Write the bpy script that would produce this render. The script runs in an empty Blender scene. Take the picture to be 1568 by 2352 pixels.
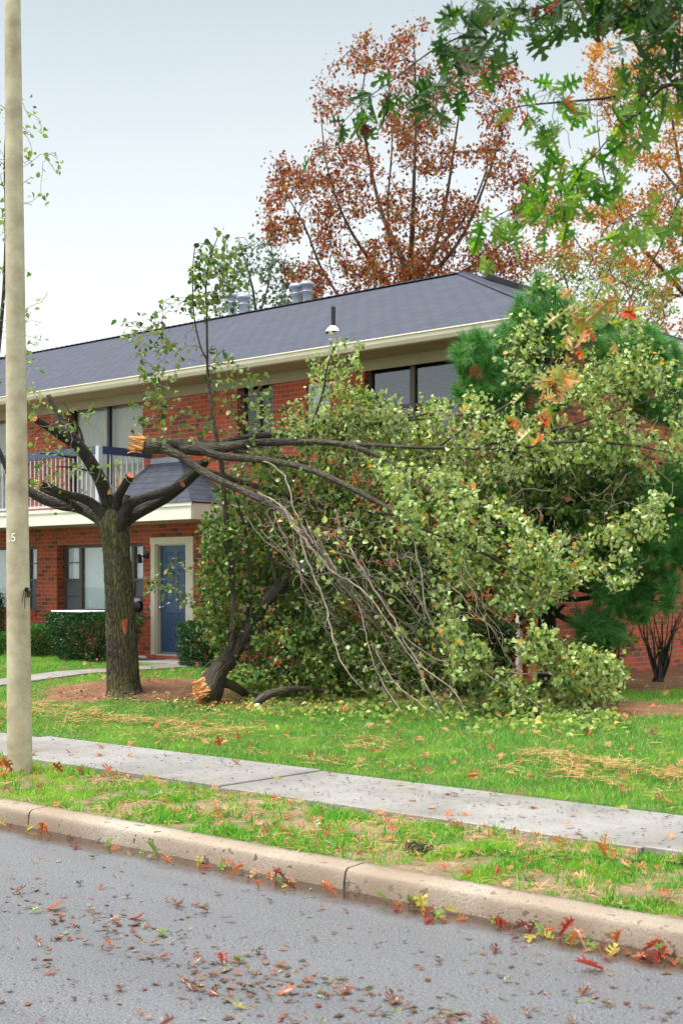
import bpy, math, random
import numpy as np
from mathutils import Vector
from mathutils.geometry import tessellate_polygon
random.seed(7)
RNG = np.random.default_rng(11)
sc = bpy.context.scene
col = sc.collection

# ------------------------------------------------------------------ camera
F = 3100.0                     # focal length in units of a 1568 x 2352 frame
HZ = 1340.0                    # row of the horizon in that frame
EYE = 1.75
TH = math.radians(41.26)
cam_d = bpy.data.cameras.new('camera')
cam = bpy.data.objects.new('camera', cam_d)
col.objects.link(cam)
cam.location = (0, 0, EYE)
cam.rotation_euler = (math.pi / 2, 0, TH)
cam_d.sensor_fit = 'VERTICAL'
cam_d.sensor_height = 36.0
cam_d.sensor_width = 24.0
cam_d.lens = F / 2352 * 36.0
cam_d.shift_y = (HZ - 1176.0) / 2352
cam_d.clip_start = 0.1
cam_d.clip_end = 2000
cam_d.dof.use_dof = True
cam_d.dof.focus_distance = 11.5
cam_d.dof.aperture_fstop = 5.0
sc.camera = cam
RT = np.array([math.cos(TH), math.sin(TH), 0.0])
FW = np.array([-math.sin(TH), math.cos(TH), 0.0])
UP = np.array([0, 0, 1.0])
ORG = np.array([0, 0, EYE])

# ------------------------------------------------------------------ world
w = bpy.data.worlds.new('World')
sc.world = w
w.use_nodes = True
nt = w.node_tree
nt.nodes.clear()
out = nt.nodes.new('ShaderNodeOutputWorld')
bg = nt.nodes.new('ShaderNodeBackground')
sky = nt.nodes.new('ShaderNodeTexSky')
sky.sky_type = 'NISHITA'
sky.sun_disc = False
SUN_EL, SUN_AZ = math.radians(66), math.radians(215)
sky.sun_elevation = SUN_EL
sky.sun_rotation = SUN_AZ
tc = nt.nodes.new('ShaderNodeTexCoord')
sx = nt.nodes.new('ShaderNodeSeparateXYZ')
nt.links.new(tc.outputs['Generated'], sx.inputs[0])
ramp = nt.nodes.new('ShaderNodeValToRGB')
cr = ramp.color_ramp
cr.elements[0].position = 0.0
cr.elements[0].color = (1.0, 1.0, 1.0, 1)
cr.elements[1].position = 1.0
cr.elements[1].color = (1.0, 1.0, 1.0, 1)
for p, c in ((0.10, (0.78, 0.80, 0.81, 1)), (0.20, (0.565, 0.588, 0.598, 1)), (0.28, (0.48, 0.515, 0.525, 1)), (0.41, (0.345, 0.39, 0.41, 1)), (0.62, (0.80, 0.83, 0.86, 1))):
    e = cr.elements.new(p)
    e.color = c
nt.links.new(sx.outputs['Z'], ramp.inputs['Fac'])
scl = nt.nodes.new('ShaderNodeMixRGB')
scl.blend_type = 'MULTIPLY'
scl.inputs['Fac'].default_value = 1
scl.inputs['Color2'].default_value = (11.3, 11.3, 11.3, 1)
nt.links.new(ramp.outputs['Color'], scl.inputs['Color1'])
# thin high cloud lets a little of the blue through
nz = nt.nodes.new('ShaderNodeTexNoise')
nz.inputs['Scale'].default_value = 2.2
nz.inputs['Detail'].default_value = 3
nt.links.new(tc.outputs['Generated'], nz.inputs['Vector'])
mr = nt.nodes.new('ShaderNodeMapRange')
mr.inputs['From Min'].default_value = 0.35
mr.inputs['From Max'].default_value = 0.65
mr.inputs['To Min'].default_value = 0.84
mr.inputs['To Max'].default_value = 0.97
nt.links.new(nz.outputs['Fac'], mr.inputs['Value'])
mx = nt.nodes.new('ShaderNodeMixRGB')
nt.links.new(mr.outputs[0], mx.inputs['Fac'])
nt.links.new(sky.outputs[0], mx.inputs['Color1'])
nt.links.new(scl.outputs[0], mx.inputs['Color2'])
nt.links.new(mx.outputs[0], bg.inputs['Color'])
bg.inputs['Strength'].default_value = 0.1
nt.links.new(bg.outputs[0], out.inputs[0])

sun_d = bpy.data.lights.new('sun', 'SUN')
sun_d.energy = 3.0
sun_d.angle = math.radians(22)
sun_d.color = (1.0, 0.95, 0.86)
sun = bpy.data.objects.new('sun', sun_d)
col.objects.link(sun)
sdir = Vector((math.sin(SUN_AZ) * math.cos(SUN_EL), math.cos(SUN_AZ) * math.cos(SUN_EL), math.sin(SUN_EL)))
sun.rotation_euler = sdir.to_track_quat('Z', 'Y').to_euler()
sun.location = (0, 0, 30)

sc.view_settings.view_transform = 'Standard'
sc.view_settings.look = 'None'
sc.view_settings.exposure = 0.80
sc.view_settings.gamma = 1
sc.render.engine = 'CYCLES'
sc.cycles.use_denoising = True
sc.cycles.max_bounces = 6
sc.cycles.diffuse_bounces = 2
sc.cycles.transparent_max_bounces = 12

# ------------------------------------------------------------------ helpers: pixels to places
def ray(u, v):
    return RT * (u - 784) + FW * F + UP * (HZ - v)
def at(u, v, Z):                       # point at depth Z metres
    return ORG + ray(u, v) * (Z / F)
def onY(u, v, Y):                      # point on the plane Y
    d = ray(u, v)
    return ORG + d * (Y / d[1])
def onX(u, v, X):
    d = ray(u, v)
    return ORG + d * (X / d[0])
def toX(u, Y):
    return float(onY(u, 0, Y)[0])

# ------------------------------------------------------------------ noise
def _h(ix, iy, s):
    n = (ix * 374761393 + iy * 668265263 + s * 974711) & 0x7fffffff
    n = ((n ^ (n >> 13)) * 1274126177) & 0x7fffffff
    return ((n ^ (n >> 16)) & 0xffff) / 65535.0
def vn(x, y, s=0):
    x = np.asarray(x, float); y = np.asarray(y, float)
    ix = np.floor(x).astype(np.int64); iy = np.floor(y).astype(np.int64)
    fx = x - ix; fy = y - iy
    fx = fx * fx * (3 - 2 * fx); fy = fy * fy * (3 - 2 * fy)
    a = _h(ix, iy, s); b = _h(ix + 1, iy, s); c = _h(ix, iy + 1, s); d = _h(ix + 1, iy + 1, s)
    return (a * (1 - fx) + b * fx) * (1 - fy) + (c * (1 - fx) + d * fx) * fy
def fbm(x, y, s=0, o=4):
    t = 0; a = .5; k = 1
    for i in range(o):
        t = t + a * vn(x * k, y * k, s + i * 7); a *= .5; k *= 2.03
    return t / (1 - .5 ** o)

# ------------------------------------------------------------------ ground shape
K0, K1 = 5.80, 5.98                    # kerb front and back
S0, S1 = 7.27, 8.45                    # sidewalk
def base_h(y):
    return np.interp(y, [K1, S0 - .16, S0 - .02, S0, S1, 9.5, 12.5, 16, 60], [.12, .150, .128, .135, .165, .22, .40, .41, .45])
MC = onY(300, 1602, 11.35)             # middle of the bare mound
M2 = onY(1455, 1612, 13.0)
def mound(x, y):
    r = np.sqrt(((x - MC[0]) / 1.35) ** 2 + ((y - MC[1]) / 1.25) ** 2)
    r2 = np.sqrt(((x - M2[0]) / .9) ** 2 + ((y - M2[1]) / .7) ** 2)
    return .17 * np.exp(-r ** 2 * 1.6) + .05 * np.exp(-r2 ** 2 * 1.6)
def gh(x, y):
    return base_h(y) + np.where(np.asarray(y) > S1 + .1, mound(x, y) + .02 * (fbm(np.asarray(x) * 1.3, np.asarray(y) * 1.3, 3) - .5), 0)
def onG(u, v):                         # point on the sloping ground
    z = .3
    for i in range(8):
        d = ray(u, v)
        p = ORG + d * ((z - EYE) / d[2])
        z = float(gh(p[0], p[1])) if p[1] > K1 else 0.0
    return p

# ------------------------------------------------------------------ materials
def newmat(name):
    m = bpy.data.materials.new(name)
    m.use_nodes = True
    b = m.node_tree.nodes['Principled BSDF']
    return m, m.node_tree, b
def N(t, typ, **kw):
    n = t.nodes.new(typ)
    for k, v in kw.items():
        if k.startswith('i_'):
            n.inputs[k[2:].replace('_', ' ')].default_value = v
        else:
            setattr(n, k, v)
    return n
def rampn(t, stops, src=None, interp='LINEAR'):
    r = t.nodes.new('ShaderNodeValToRGB')
    r.color_ramp.interpolation = interp
    while len(r.color_ramp.elements) < len(stops):
        r.color_ramp.elements.new(.5)
    for e, (p, c) in zip(r.color_ramp.elements, stops):
        e.position = p
        e.color = (*c, 1) if len(c) == 3 else c
    if src is not None:
        t.links.new(src, r.inputs['Fac'])
    return r
def mixc(t, f, a, b, mode='MIX'):
    m = t.nodes.new('ShaderNodeMixRGB')
    m.blend_type = mode
    for s, i in ((f, 'Fac'), (a, 'Color1'), (b, 'Color2')):
        if isinstance(s, bpy.types.NodeSocket):
            t.links.new(s, m.inputs[i])
        elif isinstance(s, (int, float)):
            m.inputs[i].default_value = s
        else:
            m.inputs[i].default_value = (*s, 1)
    return m.outputs['Color']
def coords(t, kind='Object', scale=(1, 1, 1), rot=(0, 0, 0)):
    c = t.nodes.new('ShaderNodeTexCoord')
    m = t.nodes.new('ShaderNodeMapping')
    m.inputs['Scale'].default_value = scale
    m.inputs['Rotation'].default_value = rot
    t.links.new(c.outputs[kind], m.inputs['Vector'])
    return m.outputs['Vector']
def noise(t, vec, scale, detail=4, rough=.55):
    n = t.nodes.new('ShaderNodeTexNoise')
    n.inputs['Scale'].default_value = scale
    n.inputs['Detail'].default_value = detail
    n.inputs['Roughness'].default_value = rough
    t.links.new(vec, n.inputs['Vector'])
    return n.outputs['Fac']
def bump(t, h, b, strength=.5, dist=.01):
    n = t.nodes.new('ShaderNodeBump')
    n.inputs['Strength'].default_value = strength
    n.inputs['Distance'].default_value = dist
    t.links.new(h, n.inputs['Height'])
    t.links.new(n.outputs['Normal'], b.inputs['Normal'])
    return n
def plain(name, c, rough=.6, var=.15, scale=6, bmp=.1, metal=0, c2=None):
    m, t, b = newmat(name)
    v = coords(t)
    n = noise(t, v, scale, 5)
    lo = tuple(x * (1 - var) for x in c) if c2 is None else c2
    hi = tuple(min(1, x * (1 + var)) for x in c)
    r = rampn(t, [(.3, lo), (.7, hi)], n)
    t.links.new(r.outputs['Color'], b.inputs['Base Color'])
    b.inputs['Roughness'].default_value = rough
    b.inputs['Metallic'].default_value = metal
    if bmp:
        bump(t, noise(t, v, scale * 12, 4), b, bmp, .004)
    return m

def mat_brick():
    m, t, b = newmat('brick')
    uv = coords(t, 'UV')
    br = N(t, 'ShaderNodeTexBrick', offset=.5, squash=1)
    br.inputs['Scale'].default_value = 1
    br.inputs['Brick Width'].default_value = .215
    br.inputs['Row Height'].default_value = .078
    br.inputs['Mortar Size'].default_value = .0065
    br.inputs['Mortar Smooth'].default_value = .25
    br.inputs['Bias'].default_value = -.1
    br.inputs['Color1'].default_value = (.0, .0, .0, 1)
    br.inputs['Color2'].default_value = (1, 1, 1, 1)
    br.inputs['Mortar'].default_value = (.5, .5, .5, 1)
    t.links.new(uv, br.inputs['Vector'])
    tint = rampn(t, [(0, (.15, .05, .03)), (.08, (.33, .06, .026)), (.4, (.44, .062, .018)), (.8, (.54, .085, .024)), (1, (.40, .068, .028))], br.outputs['Color'])
    blot = noise(t, uv, 9, 5)
    c = mixc(t, rampn(t, [(.46, (0, 0, 0)), (.75, (.6, .6, .6))], blot).outputs['Color'], tint.outputs['Color'], (.22, .05, .035))
    grime = noise(t, uv, .9, 4)
    c = mixc(t, rampn(t, [(.45, (0, 0, 0)), (.8, (.35, .35, .35))], grime).outputs['Color'], c, (.55, .22, .13))
    mort = mixc(t, noise(t, uv, 30, 2), (.50, .29, .20), (.31, .17, .115))
    c = mixc(t, br.outputs['Fac'], c, mort)
    t.links.new(c, b.inputs['Base Color'])
    b.inputs['Roughness'].default_value = .8
    h = mixc(t, .25, rampn(t, [(0, (1, 1, 1)), (1, (0, 0, 0))], br.outputs['Fac']).outputs['Color'], noise(t, uv, 60, 4))
    bump(t, h, b, .6, .008)
    return m

def mat_soldier():
    m, t, b = newmat('brick_on_edge')
    uv = coords(t, 'UV')
    br = N(t, 'ShaderNodeTexBrick', offset=0, squash=1)
    br.inputs['Scale'].default_value = 1
    br.inputs['Brick Width'].default_value = .078
    br.inputs['Row Height'].default_value = .4
    br.inputs['Mortar Size'].default_value = .005
    br.inputs['Color1'].default_value = (.34, .055, .022, 1)
    br.inputs['Color2'].default_value = (.45, .08, .03, 1)
    br.inputs['Mortar'].default_value = (.16, .08, .06, 1)
    t.links.new(uv, br.inputs['Vector'])
    t.links.new(br.outputs['Color'], b.inputs['Base Color'])
    b.inputs['Roughness'].default_value = .8
    return m

def mat_shingle():
    m, t, b = newmat('roof_shingle')
    uv = coords(t, 'UV')
    br = N(t, 'ShaderNodeTexBrick', offset=.37, squash=1)
    br.inputs['Scale'].default_value = 1
    br.inputs['Brick Width'].default_value = .31
    br.inputs['Row Height'].default_value = .20
    br.inputs['Mortar Size'].default_value = .022
    br.inputs['Mortar Smooth'].default_value = .5
    br.inputs['Color1'].default_value = (.026, .038, .066, 1)
    br.inputs['Color2'].default_value = (.044, .058, .094, 1)
    br.inputs['Mortar'].default_value = (.022, .023, .032, 1)
    t.links.new(uv, br.inputs['Vector'])
    n = noise(t, uv, 140, 2)
    c = mixc(t, .25, br.outputs['Color'], rampn(t, [(.4, (.05, .05, .07)), (.6, (.13, .135, .18))], n).outputs['Color'])
    st = noise(t, coords(t, 'UV', (1.4, .25, 1)), 1.0, 4)
    c = mixc(t, rampn(t, [(.45, (0, 0, 0)), (.75, (.25, .25, .25))], st).outputs['Color'], c, (.085, .088, .105))
    t.links.new(c, b.inputs['Base Color'])
    b.inputs['Specular IOR Level'].default_value = .3
    b.inputs['Roughness'].default_value = .7
    bump(t, rampn(t, [(0, (1, 1, 1)), (1, (0, 0, 0))], br.outputs['Fac']).outputs['Color'], b, .8, .012)
    return m

def mat_bark(name, dark, light, moss=None, mossamt=.5, ridged=14):
    m, t, b = newmat(name)
    uv = coords(t, 'UV', (1, .15, 1))
    n1 = noise(t, uv, ridged, 6, .65)
    vo = N(t, 'ShaderNodeTexVoronoi', feature='DISTANCE_TO_EDGE')
    vo.inputs['Scale'].default_value = ridged * 1.7
    nn = t.nodes.new('ShaderNodeTexNoise')
    nn.inputs['Scale'].default_value = 6
    t.links.new(uv, nn.inputs['Vector'])
    wv = mixc(t, .12, uv, nn.outputs['Color'])
    t.links.new(wv, vo.inputs['Vector'])
    ridge = rampn(t, [(0, (0, 0, 0)), (.22, (1, 1, 1))], vo.outputs['Distance'])
    h = mixc(t, .45, ridge.outputs['Color'], n1)
    c = rampn(t, [(.15, dark), (.5, tuple((a + c2) / 2 for a, c2 in zip(dark, light))), (.85, light)], h).outputs['Color']
    lv = coords(t, 'Object')
    c = mixc(t, rampn(t, [(.4, (0, 0, 0)), (.72, (.6, .6, .6))], noise(t, lv, 3.2, 4)).outputs['Color'], c, tuple(x * 1.5 for x in light))
    if moss:
        g = noise(t, lv, 2.6, 5, .6)
        k = 1 - mossamt
        mk = rampn(t, [(max(0, k - .15), (0, 0, 0)), (min(1, k + .12), (1, 1, 1))], g).outputs['Color']
        mk = mixc(t, 1, mk, ridge.outputs['Color'], 'MULTIPLY')
        c = mixc(t, mk, c, moss)
    t.links.new(c, b.inputs['Base Color'])
    b.inputs['Roughness'].default_value = .72
    bump(t, h, b, 1.0, .02)
    return m

def mat_leaf(name, tops, under, rough=.45, trans=.35, mottled=None):
    """tops: list of (position, colour) picked per leaf; under: colour of the paler lower face"""
    m, t, b = newmat(name)
    g = t.nodes.new('ShaderNodeNewGeometry')
    r = rampn(t, tops, g.outputs['Random Per Island'])
    top = r.outputs['Color']
    if mottled:
        n = noise(t, coords(t, 'Object'), mottled[0], 3)
        top = mixc(t, rampn(t, [(.5, (0, 0, 0)), (.62, (1, 1, 1))], n).outputs['Color'], top, mottled[1])
    und = mixc(t, .5 if under else 0, top, under or (0, 0, 0))
    c = mixc(t, g.outputs['Backfacing'], top, und)
    t.links.new(c, b.inputs['Base Color'])
    b.inputs['Roughness'].default_value = rough
    tr = t.nodes.new('ShaderNodeBsdfTranslucent')
    tcx = mixc(t, 1, c, (1.5, 1.45, .8), 'MULTIPLY')
    t.links.new(tcx, tr.inputs['Color'])
    ms = t.nodes.new('ShaderNodeMixShader')
    ms.inputs[0].default_value = trans
    t.links.new(b.outputs[0], ms.inputs[1])
    t.links.new(tr.outputs[0], ms.inputs[2])
    o = t.nodes['Material Output']
    t.links.new(ms.outputs[0], o.inputs['Surface'])
    return m

def mat_glass(name, refl=.5):
    m, t, b = newmat(name)
    t.nodes.remove(b)
    gl = N(t, 'ShaderNodeBsdfGlossy')
    gl.inputs['Roughness'].default_value = .02
    gl.inputs['Color'].default_value = (.9, .95, 1, 1)
    tr = N(t, 'ShaderNodeBsdfTransparent')
    tr.inputs['Color'].default_value = (.95, .98, .98, 1)
    fr = N(t, 'ShaderNodeFresnel')
    fr.inputs['IOR'].default_value = 1.9
    mp = N(t, 'ShaderNodeMath', operation='MULTIPLY')
    mp.inputs[1].default_value = refl * 2
    t.links.new(fr.outputs[0], mp.inputs[0])
    ms = N(t, 'ShaderNodeMixShader')
    t.links.new(mp.outputs[0], ms.inputs[0])
    t.links.new(tr.outputs[0], ms.inputs[1])
    t.links.new(gl.outputs[0], ms.inputs[2])
    t.links.new(ms.outputs[0], t.nodes['Material Output'].inputs['Surface'])
    return m

def mat_road():
    m, t, b = newmat('wet_asphalt')
    v = coords(t)
    vo = N(t, 'ShaderNodeTexVoronoi')
    vo.inputs['Scale'].default_value = 95
    t.links.new(v, vo.inputs['Vector'])
    speck = noise(t, v, 85, 3, .9)
    c = rampn(t, [(.30, (.02, .02, .028)), (.45, (.118, .125, .140)), (.54, (.20, .21, .230)), (.61, (.37, .38, .41)), (.68, (.72, .73, .75))], speck).outputs['Color']
    c = mixc(t, .35, c, mixc(t, vo.outputs['Color'], (.05, .05, .06), (.18, .18, .2)))
    big = noise(t, v, .8, 4)
    c = mixc(t, rampn(t, [(.35, (0, 0, 0)), (.7, (.5, .5, .5))], big).outputs['Color'], c, (.15, .158, .176), 'MIX')
    wp = noise(t, coords(t, 'Object', (.18, 1.1, 1)), 1.0, 4)
    c = mixc(t, rampn(t, [(.42, (.75, .75, .75)), (.62, (1.18, 1.18, 1.18))], wp).outputs['Color'], c, c)
    c = mixc(t, 1, c, rampn(t, [(.40, (.86, .86, .86)), (.60, (1, 1, 1))], wp).outputs['Color'], 'MULTIPLY')
    # silt and water lying along the gutter
    s = N(t, 'ShaderNodeSeparateXYZ')
    cc = N(t, 'ShaderNodeTexCoord')
    t.links.new(cc.outputs['Object'], s.inputs[0])
    wob = noise(t, v, 2.2, 4)
    ma = N(t, 'ShaderNodeMath', operation='MULTIPLY_ADD')
    ma.inputs[1].default_value = .34
    t.links.new(wob, ma.inputs[0])
    t.links.new(s.outputs['Y'], ma.inputs[2])
    wet = rampn(t, [(0, (0, 0, 0)), (1, (1, 1, 1))])
    mr2 = N(t, 'ShaderNodeMapRange')
    mr2.inputs['From Min'].default_value = K0 - .14
    mr2.inputs['From Max'].default_value = K0 + .02
    t.links.new(ma.outputs[0], mr2.inputs['Value'])
    c = mixc(t, mr2.outputs[0], c, (.060, .036, .026))
    t.links.new(c, b.inputs['Base Color'])
    ro = rampn(t, [(0, (.30, .30, .30)), (1, (.07, .07, .07))], mr2.outputs[0]).outputs['Color']
    ro = mixc(t, rampn(t, [(.4, (0, 0, 0)), (.75, (.45, .45, .45))], big).outputs['Color'], ro, (.5, .5, .5))
    t.links.new(ro, b.inputs['Roughness'])
    h = mixc(t, mr2.outputs[0], mixc(t, .5, vo.outputs['Distance'], speck), (.5, .5, .5))
    bump(t, h, b, .8, .006)
    return m

def mat_concrete(name, c1, c2, spots=.5, wet=None, rough=.7):
    m, t, b = newmat(name)
    v = coords(t)
    c = mixc(t, noise(t, v, 3.0, 6, .6), c1, c2)
    c = mixc(t, rampn(t, [(.36, (.8, .8, .8)), (.47, (0, 0, 0))], noise(t, v, 90, 2, .8)).outputs['Color'], c, tuple(x * .45 for x in c1))
    c = mixc(t, rampn(t, [(.55, (0, 0, 0)), (.66, (.6, .6, .6))], noise(t, v, 130, 2, .8)).outputs['Color'], c, tuple(min(1, x * 1.6) for x in c2))
    pit = noise(t, v, 17, 2, .5)
    pm = rampn(t, [(.33, (1, 1, 1)), (.36, (0, 0, 0))], pit).outputs['Color']
    if spots:
        c = mixc(t, mixc(t, 1, pm, (spots,) * 3, 'MULTIPLY'), c, tuple(x * .3 for x in c1))
    if wet:
        c = mixc(t, rampn(t, [(.42, (0, 0, 0)), (.66, (.8, .8, .8))], noise(t, v, 1.1, 5)).outputs['Color'], c, wet)
    t.links.new(c, b.inputs['Base Color'])
    b.inputs['Roughness'].default_value = rough
    h = mixc(t, .5, noise(t, v, 80, 4), rampn(t, [(.31, (0, 0, 0)), (.38, (1, 1, 1))], pit).outputs['Color'])
    bump(t, h, b, .7, .006)
    return m

def mat_ground():
    m, t, b = newmat('ground_soil_and_turf')
    v = coords(t)
    a = N(t, 'ShaderNodeAttribute', attribute_name='soil')
    soil = mixc(t, noise(t, v, 14, 5), (.13, .048, .022), (.32, .15, .075))
    soil = mixc(t, rampn(t, [(.5, (0, 0, 0)), (.7, (.7, .7, .7))], noise(t, v, 2.4, 4)).outputs['Color'], soil, (.40, .205, .095))
    soil = mixc(t, rampn(t, [(.60, (0, 0, 0)), (.68, (.8, .8, .8))], noise(t, v, 120, 2)).outputs['Color'], soil, (.05, .026, .017))
    vs_ = N(t, 'ShaderNodeSeparateXYZ')
    t.links.new(v, vs_.inputs[0])
    lt = N(t, 'ShaderNodeMath', operation='LESS_THAN')
    lt.inputs[1].default_value = S0 + .01
    t.links.new(vs_.outputs['Y'], lt.inputs[0])
    vsoil = mixc(t, noise(t, v, 9, 5), (.25, .155, .095), (.46, .31, .21))
    vsoil = mixc(t, rampn(t, [(.56, (0, 0, 0)), (.64, (.85, .85, .85))], noise(t, v, 95, 2)).outputs['Color'], vsoil, (.10, .055, .035))
    soil = mixc(t, lt.outputs[0], soil, vsoil)
    turf = mixc(t, noise(t, v, 40, 4), (.03, .075, .012), (.08, .17, .03))
    turf = mixc(t, rampn(t, [(.5, (0, 0, 0)), (.7, (.45, .45, .45))], noise(t, v, 9, 4)).outputs['Color'], turf, (.16, .10, .05))
    c = mixc(t, a.outputs['Fac'], turf, soil)
    t.links.new(c, b.inputs['Base Color'])
    b.inputs['Roughness'].default_value = .85
    bump(t, mixc(t, .5, noise(t, v, 25, 6), noise(t, v, 110, 3)), b, 1, .03)
    return m

def mat_vgrad_wood():                   # freshly torn wood
    m, t, b = newmat('torn_wood')
    v = coords(t, 'Object')
    c = rampn(t, [(.25, (.30, .07, .02)), (.45, (.78, .33, .10)), (.7, (.86, .55, .26))], noise(t, v, 16, 4, .6)).outputs['Color']
    t.links.new(c, b.inputs['Base Color'])
    b.inputs['Roughness'].default_value = .7
    bump(t, noise(t, v, 60, 4), b, .8, .01)
    return m

def mat_wood_cut():
    m, t, b = newmat('sawn_wood')
    v = coords(t, 'Object')
    c = rampn(t, [(.3, (.42, .10, .04)), (.7, (.60, .20, .10))], noise(t, v, 40, 3)).outputs['Color']
    t.links.new(c, b.inputs['Base Color'])
    b.inputs['Roughness'].default_value = .7
    return m

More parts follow.
